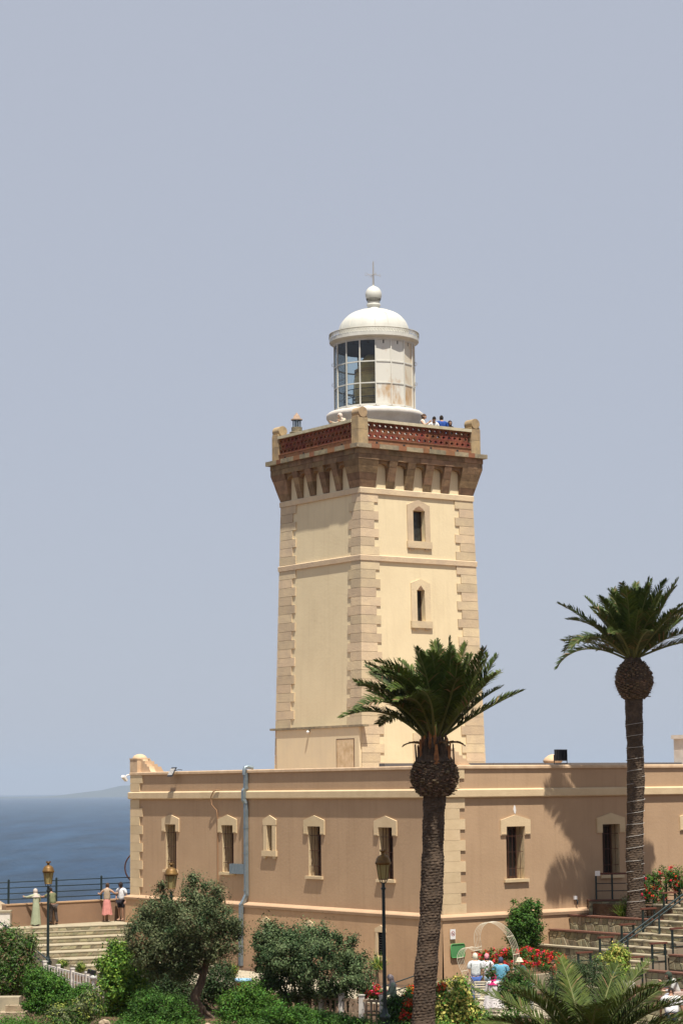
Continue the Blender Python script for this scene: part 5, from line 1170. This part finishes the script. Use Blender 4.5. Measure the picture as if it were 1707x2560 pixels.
for i, (x, y_) in enumerate(((155, 2412), (203, 2420))):
    plant('small_round_shrub', x, 90 - i*2, ('small ball-shaped shrub just right of the left lamp post', 'small yellowish ball-shaped shrub further right on the broad steps')[i], 'shrub', [(x, y_, 13 if i == 0 else 10, 11)], 1500, .06, [HLEAF, YLEAF], [.6, .4], 40+i, stems=1, spread=.1, zg=.2)
plant('orange_flower_bush', 590, 84, 'small yellow-green bush by the downpipe foot', 'bush', [(583, 2425, 10, 16), (575, 2440, 12, 12)], 1400, .08, [YLEAF, GLEAF, OFL], [.5, .4, .1], 43, stems=1, spread=.1)
# ground cover at the bottom left: one uncountable mass
b = atZ(30, 2550, 0); gc_ = foliage('ground_cover', None, [(atY(x, y_, 71+k).x, 71+k, .25, 1.0, 1.2, .22) for x, y_, k in ((20, 2535, 0), (70, 2550, 1), (0, 2520, 3), (110, 2555, -1), (260, 2556, 0), (310, 2556, 1), (150, 2550, 1), (210, 2558, 0), (350, 2562, -1), (420, 2562, 1), (60, 2525, 2), (0, 2550, 0), (580, 2562, 0), (1000, 2562, -1), (1110, 2562, 0), (1200, 2555, 1.5), (540, 2560, 0), (480, 2562, -1), (930, 2562, 0), (1060, 2562, -1), (1240, 2550, 4))], 36000, .09, [HLEAF, HLEAF2, GLEAF], [.5, .3, .2], 44, aspect=.3, spread=.25)
tag(gc_, 'green ground cover plants along the bottom of the garden', 'ground cover', kind='stuff')
for i, (x, y_, r_) in enumerate(((520, 2566, .22), (262, 2552, .17))):
    p = atY(x, y_, 70+i*.6); tag(rock('rock', (p.x, p.y, max(.05, p.z-.1)), (r_, r_*.8, r_*.7), 60+i, ROCK if i != 3 else mat('red_rock', (.35, .17, .09), .95)), ['pale rock beside the olive roots', 'pale rock under the lime green shrub', 'small rock left of the olive roots', 'reddish rock under the lime green shrub', 'flat rock at the bottom left corner'][i], 'rock')
# ------------------------------------------------------------------ people
def skin(verts, edges, radii, root=0, sub=1):
    me = bpy.data.meshes.new('t'); me.from_pydata([tuple(v) for v in verts], edges, []); o = bpy.data.objects.new('t', me); COL.objects.link(o)
    o.modifiers.new('s', 'SKIN'); sv = me.skin_vertices[0].data
    for i, r_ in enumerate(radii): sv[i].radius = r_ if isinstance(r_, tuple) else (r_, r_)
    sv[root].use_root = True
    if sub: md = o.modifiers.new('u', 'SUBSURF'); md.levels = sub; md.render_levels = sub
    bpy.context.view_layer.update(); dg_ = bpy.context.evaluated_depsgraph_get(); ev = o.evaluated_get(dg_); m2 = ev.to_mesh()
    V = [tuple(v.co) for v in m2.vertices]; F = [tuple(p.vertices) for p in m2.polygons]; ev.to_mesh_clear(); bpy.data.objects.remove(o); bpy.data.meshes.remove(me)
    return V, F
_mc = {}
def cmat(c, c2=None, sc=12, rough=.85):
    k = (c, c2)
    if k not in _mc: _mc[k] = mat('cloth', c, rough, c2 or tuple(x*.72 for x in c), sc, .014, 11)
    return _mc[k]
def skinm(c):
    if c not in _mc: _mc[c] = mat('skin', c, .55, tuple(x*.88 for x in c), 10)
    return _mc[c]
TANS = (.36, .20, .13); LITS = (.50, .31, .22); HAIRD = (.02, .014, .01); HAIRB = (.09, .05, .03)
def person(pos, face, H, lab, top=None, bottom=None, hair='short', hairc=HAIRD, skinc=TANS, arms=None, lean=0., sit=False, legs=None, headturn=0., headdown=0., dress=None, sleeve='short', shoes=HAIRD, hatc=None, facefeat=False, build_=1.0, extra=None):
    """local: faces +Y, x to its right; lengths in units of the body height H"""
    o = empty('person', pos, math.atan2(face[1], face[0]) - PI/2, lab, 'person')
    hipz = .30 if sit else .51
    if sit: hipz = sit if sit is not True else .29
    arms = arms or {}
    def bend(v, k=1.0):                       # lean forward about the hips
        v = Vector(v) - Vector((0, 0, hipz)); a = -lean*k; return Vector((v.x, v.y*math.cos(a) - v.z*math.sin(a), v.y*math.sin(a) + v.z*math.cos(a))) + Vector((0, 0, hipz))
    b = build_; T = .0 if not sit else hipz - .51
    J = {}
    J['pel'] = Vector((0, 0, hipz+.01)); J['wai'] = bend((0, 0, .60+T)); J['che'] = bend((0, 0, .73+T)); J['nkb'] = bend((0, -.005, .815+T)); J['nk'] = bend((0, .008, .855+T)); J['hd'] = bend((0, .015, .90+T))
    for s_, n_ in ((-1, 'l'), (1, 'r')):
        J['sh'+n_] = bend((s_*.105*b, 0, .80+T)); e_, w_ = arms.get(n_, ((s_*.035, -.01, -.175), (s_*.045, .05, -.325)))
        J['el'+n_] = J['sh'+n_] + Vector(e_); J['wr'+n_] = J['sh'+n_] + Vector(w_)
        lg = (legs or {}).get(n_)
        J['hp'+n_] = Vector((s_*.052, 0, hipz-.02))
        if sit and not lg: lg = ((s_*.075, .24, hipz-.005), (s_*.07, .25, .045))
        k_, a_ = lg if lg else ((s_*.055, .012, .275), (s_*.058, -.005, .045))
        J['kn'+n_] = Vector(k_); J['an'+n_] = Vector(a_); J['to'+n_] = Vector(a_) + Vector((s_*.012, .10, -.028))
    names = list(J); idx = {n_: i for i, n_ in enumerate(names)}
    S = lambda v: tuple(Vector(v)*H)
    E_ = [('pel', 'wai'), ('wai', 'che'), ('che', 'nkb'), ('nkb', 'nk'), ('nk', 'hd')]
    for n_ in 'lr': E_ += [('nkb', 'sh'+n_), ('sh'+n_, 'el'+n_), ('el'+n_, 'wr'+n_), ('pel', 'hp'+n_), ('hp'+n_, 'kn'+n_), ('kn'+n_, 'an'+n_), ('an'+n_, 'to'+n_)]
    R0 = dict(pel=(.085*b, .062), wai=(.070*b, .052), che=(.088*b, .060), nkb=(.052, .04), nk=.031, hd=.034)
    for n_ in 'lr': R0.update({'sh'+n_: .036, 'el'+n_: .025, 'wr'+n_: .018, 'hp'+n_: .052, 'kn'+n_: .033, 'an'+n_: .021, 'to'+n_: .018})
    def grow(sub, g_, over={}):
        ns = [n_ for n_ in names if n_ in sub]; ix = {n_: i for i, n_ in enumerate(ns)}
        rr = []
        for n_ in ns:
            r_ = over.get(n_, R0[n_]); f_ = 1.0 if n_ in over else g_
            rr.append(tuple(x*f_*H for x in r_) if isinstance(r_, tuple) else (r_*f_*H, r_*f_*H))
        return skin([S(J[n_]) for n_ in ns], [(ix[a], ix[c]) for a, c in E_ if a in ix and c in ix], rr, ix.get('pel', 0))
    m = MB(); V, F = grow(names, 1.0); m.poly(V, F, 0, True)
    hc_ = J['nk'] + (J['hd']-J['nk']).normalized()*.075 + Vector((0, .012, 0)); 
    hr = Quaternion((0, 0, 1), headturn) @ Quaternion((1, 0, 0), -(lean*.5 + headdown)); HM = hr.to_matrix()
    m.ball(S(hc_), (.047*H, .057*H, .068*H), 0, 16, 12, HM)
    hp_ = lambda x, y, z: tuple((hc_ + HM @ Vector((x, y, z)))*H)
    m.ball(hp_(0, .058, -.008), (.009*H, .014*H, .016*H), 0, 8, 6, HM); m.ball(hp_(0, .03, -.045), (.026*H, .024*H, .022*H), 0, 10, 6, HM)
    for s_ in (-1, 1): m.ball(hp_(s_*.047, -.004, -.004), (.007*H, .014*H, .019*H), 0, 8, 6, HM)
    # hands: palm, four unequal fingers, thumb from the side
    for n_, s_ in (('l', -1), ('r', 1)):
        w_ = J['wr'+n_]; d = (w_ - J['el'+n_]).normalized(); sd = d.cross(Vector((0, 1, .2))); sd = sd.normalized() if sd.length > .1 else Vector((1, 0, 0)); up = sd.cross(d).normalized()
        m.tube([S(w_ - d*.01), S(w_ + d*.03), S(w_ + d*.055)], [.018*H, .024*H, .021*H], 8)
        for q, fl in ((-1.5, .032), (-.5, .040), (.5, .042), (1.5, .037)):
            a = w_ + d*.05 + sd*(q*.0105); m.tube([S(a), S(a + d*fl*.55 + up*.004), S(a + d*fl*.9 + up*.014)], [.0062*H, .0055*H, .004*H], 5)
        a = w_ + d*.018 - sd*.018*s_; m.tube([S(a), S(a - sd*.018*s_ + d*.018), S(a - sd*.02*s_ + d*.036 + up*.006)], [.008*H, .007*H, .005*H], 5)
    m.build('body', skinm(skinc), o)
    if facefeat:
        m2 = MB()
        for s_ in (-1, 1): m2.ball(hp_(s_*.018, .050, .006), (.006*H, .004*H, .0035*H), 0, 8, 5, HM); m2.ball(hp_(s_*.018, .053, .017), (.011*H, .004*H, .002*H), 0, 8, 5, HM)
        m2.build('eyes', cmat(HAIRD), o); m2 = MB(); m2.ball(hp_(0, .053, -.034), (.012*H, .005*H, .0035*H), 0, 8, 5, HM); m2.build('mouth', cmat((.30, .07, .06)), o)
    if top:
        sub = ['pel', 'wai', 'che', 'nkb', 'shl', 'shr'] + {'none': [], 'short': ['ell', 'elr'], 'long': ['ell', 'elr', 'wrl', 'wrr']}[sleeve]
        JJ = {}
        if sleeve == 'short':
            for n_ in 'lr': JJ['el'+n_] = J['el'+n_]; J['el'+n_] = J['sh'+n_].lerp(J['el'+n_], .72)
        V, F = grow(sub, 1.2, dict(nkb=(.062*b, .050), pel=(.106*b, .08), wai=(.096*b, .07), che=(.106*b, .076), shl=.05, shr=.05, **({'ell': .042, 'elr': .042} if sleeve == 'short' else {})))
        J.update(JJ); m2 = MB(); m2.poly(V, F, 0, True); m2.build('shirt' if not dress else 'bodice', top, o)
    if bottom and not dress:
        bm_, kind = bottom
        sub = ['pel', 'hpl', 'hpr', 'knl', 'knr'] + (['anl', 'anr'] if kind == 'trousers' else [])
        kk = {}
        if kind == 'shorts':
            for n_ in 'lr': kk['kn'+n_] = J['kn'+n_]; J['kn'+n_] = J['hp'+n_].lerp(J['kn'+n_], .80)
        V, F = grow(sub, 1.22, dict(pel=(.098*b, .074), hpl=.066, hpr=.066, **({'knl': .056, 'knr': .056} if kind == 'shorts' else {'knl': .046, 'knr': .046, 'anl': .038, 'anr': .038}))); J.update(kk)
        m2 = MB(); m2.poly(V, F, 0, True); m2.build('shorts' if kind == 'shorts' else 'trousers', bm_, o)
    if dress:
        dm, z0, z1, r0_, r1_ = dress; m2 = MB(); N_ = 40; rings = 8; V = []
        for j in range(rings+1):
            t_ = j/rings; z = z1 + (z0-z1)*t_; r_ = r0_ + (r1_-r0_)*t_**.8; c_ = bend((0, 0, z)) if z > hipz else Vector((0, .01*t_, z))
            for i in range(N_): a = 2*PI*i/N_; q = r_*(1 + .10*t_*math.sin(a*9+1) + .05*t_*math.sin(a*5)); V.append(((c_.x+q*math.cos(a))*H, (c_.y+q*.78*math.sin(a))*H, (c_.z + .012*t_*math.sin(a*4))*H))
        m2.poly(V, [(j*N_+i, j*N_+(i+1) % N_, (j+1)*N_+(i+1) % N_, (j+1)*N_+i) for j in range(rings) for i in range(N_)], 0, True); m2.build('skirt', dm, o)
    if not sit or True:
        m2 = MB()
        for n_ in 'lr': a = J['an'+n_]; m2.ball(S(a + Vector((0, .035, -.027))), (.027*H, .068*H, .020*H), 0, 10, 6)
        m2.build('shoes', cmat(shoes), o)
    hm = cmat(hairc)
    def cap_shell(r_, zcut, m_, yc=.35, nm='hair'):
        """shell over the head, open at the face"""
        m3 = MB(); V = []; F = []; nu, nv = 22, 12; ok = {}
        for j in range(nv+1):
            ph = PI*.86*j/nv
            for i in range(nu):
                th = 2*PI*i/nu; q = Vector((r_[0]*math.sin(ph)*math.cos(th), r_[1]*math.sin(ph)*math.sin(th), r_[2]*math.cos(ph))); ok[j, i] = not (q.y > r_[1]*yc and q.z < zcut); V.append(hp_(q.x, q.y-.004, q.z))
        for j in range(nv):
            for i in range(nu):
                if ok[j, i] or ok[j+1, i]: F.append((j*nu+i, (j+1)*nu+i, (j+1)*nu+(i+1) % nu, j*nu+(i+1) % nu))
        m3.poly(V, F, 0, True); return m3.build(nm, m_, o)
    if hair in ('short', 'cap', 'hat'): cap_shell((.051, .062, .072), .022, hm, .15)
    if hair in ('long', 'bun', 'capl'):
        cap_shell((.053, .064, .074), .025, hm, .2)
        if hair != 'bun':
            m3 = MB(); V = []; N_ = 12
            for j in range(7):
                t_ = j/6; z = .02 - .20*t_; w_ = .052*(1-.15*t_)
                for i in range(N_): a = 2*PI*i/N_; V.append(hp_(w_*math.cos(a), -.032 + .030*math.sin(a)*(1-.3*t_), z))
            m3.poly(V, [(j*N_+i, j*N_+(i+1) % N_, (j+1)*N_+(i+1) % N_, (j+1)*N_+i) for j in range(6) for i in range(N_)], 0, True); m3.build('hair', hm, o)
        else: m3 = MB(); m3.ball(hp_(0, -.062, .03), .024*H, 0, 10, 7); m3.build('hair_bun', hm, o)
    if hair == 'hijab':
        cap_shell((.062, .070, .078), .034, hm, .55, 'headscarf'); m3 = MB(); V = []; N_ = 20
        c0 = hc_ + HM @ Vector((0, -.004, -.04)); c1 = J['nkb']; c2 = J['che'].lerp(J['nkb'], .45)
        for t_, c_, rx, ry in ((0, c0, .055, .055), (.5, c1.lerp(c0, .45), .060, .056), (1, c1 + Vector((0, 0, -.005)), .098, .066), (1.4, c2, .122, .088)):
            for i in range(N_): a = 2*PI*i/N_; f_ = 1 + .05*t_*math.sin(a*6); V.append(S(c_ + Vector((rx*f_*math.cos(a), ry*f_*math.sin(a), 0))))
        m3.poly(V, [(j*N_+i, j*N_+(i+1) % N_, (j+1)*N_+(i+1) % N_, (j+1)*N_+i) for j in range(3) for i in range(N_)], 0, True); m3.build('headscarf_drape', hm, o)
    if hair in ('cap', 'capl'):
        cm_ = cmat(hatc); cap_shell((.056, .067, .077), .022, cm_, .9, 'cap'); m3 = MB(); m3.ball(hp_(0, .075, .024), (.045*H, .045*H, .006*H), 0, 14, 6, HM); m3.build('cap_brim', cm_, o)
    if hair == 'hat':
        cm_ = cmat(hatc); m3 = MB(); prof = [(.095, .0), (.062, .035), (.058, .075), (.03, .092), (0, .095)]; V = []; N_ = 20
        for r_, z in prof:
            for i in range(N_): a = 2*PI*i/N_; V.append(hp_(r_*math.cos(a), r_*math.sin(a), z))
        m3.poly(V, [(j*N_+i, j*N_+(i+1) % N_, (j+1)*N_+(i+1) % N_, (j+1)*N_+i) for j in range(len(prof)-1) for i in range(N_)], 0, True); m3.build('sun_hat', cm_, o)
    if extra: extra(o, J, S, hp_, H)
    return o
SEAW = (-.35, .94)
def onwall(px, off_):
    a = w0 + wn*off_; k = (px-853.5)/FPX + .0; d = ray(px, 2310); k = d.x/d.y; t_ = (a.x - k*a.y)/(k*wd.y - wd.x); q = a + wd*t_; return Vector((q.x, q.y, 1.535))      # looking out to sea
# --- terrace, from left
p = onwall(90, .42); person(p, (-.4, .9), atY(87, 2226, p.y).z-1.5+.03, 'woman in long sage green robe and pale headscarf leaning on the terrace wall', top=cmat((.36, .38, .26)), hair='hijab', hairc=(.52, .44, .38), skinc=LITS, lean=.12, sleeve='long', dress=(cmat((.33, .36, .24), (.27, .30, .2), 5),   .02, .62, .085, .135), arms={'l': ((-.13, .05, -.03), (-.17, .17, -.02)), 'r': ((.02, .06, -.16), (.0, .16, -.12))})
p = onwall(133, .50); person(p, (-.62, .78), 1.74, 'man in olive shirt and dark trousers leaning over the terrace wall behind the lamp post', top=cmat((.16, .17, .09)), bottom=(cmat((.07, .055, .05)), 'trousers'), hair='short', lean=.30, arms={'l': ((-.12, .08, -.06), (-.20, .20, -.03)), 'r': ((.03, .12, -.13), (.0, .26, -.10))}, legs={'l': ((-.05, .02, .275), (-.05, .05, .045)), 'r': ((.07, -.02, .275), (.09, -.06, .045))})
p = onwall(267, .45); person(p, (.1, .99), atY(268, 2211, p.y).z-1.5+.02, 'woman with tied hair in beige vest and long pink skirt facing the sea', top=cmat((.36, .28, .20)), hair='bun', hairc=HAIRB, skinc=LITS, lean=.10, sleeve='none', dress=(cmat((.60, .25, .22), (.5, .2, .18), 6), .17, .60, .075, .135), arms={'l': ((-.10, .05, -.10), (-.15, .16, -.09)), 'r': ((.09, .05, -.08), (.12, .16, -.08))}, shoes=(.45, .35, .28))
p = onwall(303, .55); person(p, (-.50, -.86), atY(301, 2209, p.y).z-1.5+.02, 'man in white T-shirt, black shorts and dark cap standing by the building corner', top=cmat((.74, .74, .76)), bottom=(cmat((.018, .017, .025)), 'shorts'), hair='cap', hatc=(.03, .02, .02), skinc=TANS, arms={'l': ((-.05, -.03, -.17), (-.05, .04, -.30)), 'r': ((.06, -.03, -.16), (.01, .06, -.29))}, shoes=(.35, .24, .18), facefeat=True, build_=1.1)
# --- gallery
def gal(px, py, yl=None, xl=None):
    d = ray(px, py)
    if yl is not None: t_ = (L(0, yl) - CAM).dot(eL)/d.dot(eL)
    else: t_ = (L(xl, 0) - CAM).dot(eR)/d.dot(eR)
    return CAM + d*t_
GZ = 23.62
for (px, py, yl, fc, lab, kw) in ((1057, 1035, 15.15, (.8, -.3), 'brown-haired woman in a white top on the tower gallery right beside the lamp room', dict(top=cmat((.72, .70, .66)), hair='bun', hairc=HAIRB, skinc=LITS, sleeve='none', arms={'r': ((.05, .10, -.12), (.02, .20, -.05))})),
        (1082, 1041.5, 15.10, (.2, -1), 'person with short black hair and white shirt on the tower gallery', dict(top=cmat((.74, .73, .72)), hair='short', skinc=TANS, headdown=.5, lean=.25)),
        (1104, 1038, 15.15, (-.3, .9), 'man in a royal blue shirt with his back turned on the tower gallery', dict(top=cmat((.02, .07, .30)), hair='short', skinc=TANS, build_=1.2)),
        (1123.5, 1052, 15.05, (.3, -.9), 'small person with a dark headscarf beside the blue shirt on the tower gallery', dict(top=cmat((.05, .045, .05)), hair='hijab', hairc=(.05, .03, .03), skinc=LITS))):
    q = gal(px, py, yl=yl); h_ = q.z - GZ + .01; person((q.x, q.y, GZ), fc, h_, lab, bottom=(cmat((.05, .06, .10)), 'trousers'), facefeat=True, **kw)
q = gal(865, 1031, xl=7.35); person((q.x, q.y, GZ), (-.9, -.4), q.z-GZ+.01, 'person in pale patterned cloak and headscarf left of the gallery corner pillar', top=cmat((.62, .55, .42), (.35, .28, .2), 40), hair='hijab', hairc=(.62, .52, .44), skinc=LITS, sleeve='long', lean=.35, arms={'r': ((.06, .10, -.06), (.05, .24, -.03)), 'l': ((-.08, .08, -.08), (-.14, .20, -.06))}, bottom=(cmat((.3, .25, .2)), 'trousers'), build_=1.2)
# --- garden
def gp(px, py, H): q = atZ(px, py, H); q.z = 0; return q
person(gp(1188, 2384, 1.76), (-.1, 1), 1.76, 'person in white cap, printed white shirt and blue jeans seen through the heart arch', top=cmat((.68, .70, .70), (.42, .46, .48), 30), bottom=(cmat((.05, .10, .30)), 'trousers'), hair='cap', hatc=(.68, .64, .50), skinc=LITS, build_=1.15)
def pack(o, J, S, hp_, H):
    m_ = MB()
    for s_ in (-1, 1): m_.tube([S(J['sh'+('l' if s_ < 0 else 'r')]*.8 + J['nkb']*.2 + Vector((0, -.065, .02))), S(J['wai'] + Vector((s_*.06, -.085, .02)))], .012*H, 6)
    m_.build('strap', cmat((.05, .05, .06)), o)
person(gp(1216, 2385, 1.70), (.15, 1), 1.70, 'person in pink cap with long black hair and white T-shirt seen from behind', top=cmat((.72, .70, .74)), bottom=(cmat((.22, .30, .38)), 'trousers'), hair='capl', hatc=(.70, .26, .30), skinc=TANS, extra=pack)
person(gp(1251, 2394, 1.66), (.2, 1), 1.66, 'man in navy cap and light blue shirt with his back turned beside the rose shrub', top=cmat((.10, .30, .44), (.14, .36, .5), 10), bottom=(cmat((.20, .30, .36)), 'trousers'), hair='cap', hatc=(.05, .07, .13), skinc=TANS, build_=1.35)
person(gp(1300, 2397, 1.55), (-.6, -.8), 1.55, 'person in cream bucket hat and dark green top beyond the heart arch', top=cmat((.03, .10, .09)), bottom=(cmat((.04, .04, .05)), 'trousers'), hair='hat', hatc=(.70, .64, .48), skinc=TANS, facefeat=True, arms={'r': ((.05, .08, -.14), (.03, .20, -.10))})
person(gp(1326, 2436, 1.30), (-.8, -.3), 1.30, 'child in white clothes standing half hidden right of the rose shrub', top=cmat((.72, .72, .73)), bottom=(cmat((.66, .66, .68)), 'trousers'), hair='short', hairc=HAIRB, skinc=LITS)
person(gp(1385, 2400, 1.38), (-1, -.2), 1.38, 'dark-haired child in a red shirt beside the red flower bed', top=cmat((.45, .03, .04)), bottom=(cmat((.05, .05, .07)), 'trousers'), hair='short', skinc=TANS, facefeat=True)
person(gp(1532, 2428, 1.50), (.3, -.9), 1.50, 'person in blue cap with pink scarf and white top beside the large grey shrub', top=cmat((.66, .66, .68)), bottom=(cmat((.10, .10, .14)), 'trousers'), hair='cap', hatc=(.05, .09, .32), skinc=LITS, extra=lambda o, J, S, hp_, H: (lambda m_: (m_.tube([S(J['nk'] + Vector((-.05, .03, .0))), S(J['nkb'] + Vector((.02, .06, -.01))), S(J['shr'] + Vector((.0, .05, -.10)))], .03*H, 8), m_.build('scarf', cmat((.62, .05, .14)), o)))(MB()))
person(gp(1569, 2434, 1.58), (-.35, -.92), 1.58, 'dark-haired girl with a flower in her hair below the near guard frames', top=cmat((.46, .42, .34)), bottom=(cmat((.1, .1, .12)), 'trousers'), hair='long', skinc=TANS, facefeat=True, headdown=.2, extra=lambda o, J, S, hp_, H: (lambda m_: (m_.ball(hp_(.045, .02, .045), .014*H), m_.build('hair_flower', YLEAF2, o)))(MB()))
person(gp(984, 2437, 1.62), (-1, -.1), 1.62, 'woman in grey headscarf and sage green tunic walking left beside the palm trunk', top=cmat((.24, .30, .22)), bottom=(cmat((.10, .10, .10)), 'trousers'), hair='hijab', hairc=(.36, .30, .30), skinc=LITS, sleeve='long', headdown=.5, lean=.10, arms={'r': ((.02, .06, -.16), (.0, .20, -.20)), 'l': ((-.02, .05, -.16), (.0, .18, -.20))}, dress=(cmat((.24, .30, .22)), .36, .60, .095, .13))
q = atY(1232, 2480, 78.2); person((q.x, q.y, .12), (.35, .94), 1.58, 'person in magenta headscarf and white lace dress seated on the heart arch bench', top=cmat((.72, .68, .68), (.5, .46, .47), 45), hair='hijab', hairc=(.50, .015, .14), skinc=LITS, sit=.27, lean=.12, sleeve='long', build_=1.2, dress=(cmat((.74, .70, .70), (.52, .48, .49), 45), .05, .36, .15, .23))
# seated woman and the bowed man at the right edge
YW = 73.0; q = atY(1686, 2415, YW); zs = .98
sb = atY(1643, 2481, YW); o = empty('seating_wall', (sb.x, YW-.3, 0), math.radians(-12), 'low stone-faced seating wall with a red brown coping under the seated woman', 'wall')
bx('wall_core', (-1.9, 0, -.2), (3.2, .55, zs-.07), MORT, o); bx('coping', (-1.95, -.05, zs-.068), (.6, .6, zs), REDC, o); bx('coping', (.61, -.05, zs-.068), (3.3, .6, zs), REDC, o); paving_row(o, (-1.9, 0), (3.2, 0), 0, zs-.08, (0, -1), 17, 4, CLAD, seed=77)
Hw = 1.64; 
person((q.x+.10, YW-.02, zs-.27*Hw+.06), (-1, -.25), Hw, 'woman in dark green headscarf and pale grey top seated on the stone wall', top=cmat((.50, .50, .47)), bottom=(cmat((.35, .36, .42)), 'trousers'), hair='hijab', hairc=(.035, .05, .035), skinc=LITS, sit=.27, lean=.42, sleeve='long', facefeat=True, arms={'r': ((.02, .10, -.14), (-.02, .20, -.03)), 'l': ((-.03, .08, -.16), (.02, .20, -.18))})
q = atY(1678, 2490, 67.5); person((q.x, 67.5, q.z-1.46), (.1, 1), 1.74, 'broad man in a white T-shirt with his head bowed at the bottom right edge', top=cmat((.76, .75, .75)), bottom=(cmat((.05, .06, .09)), 'trousers'), hair='short', skinc=TANS, lean=.38, headdown=1.3, build_=1.35)
b_ = atY(1695, 2484, YW-.25); bx_ = bx('handbag', (b_.x-.15, YW-.35, zs+.01), (b_.x+.18, YW-.1, zs+.16), cmat((.60, .45, .38))); tag(bx_, 'pale pink bag lying on the seating wall beside the woman', 'bag')
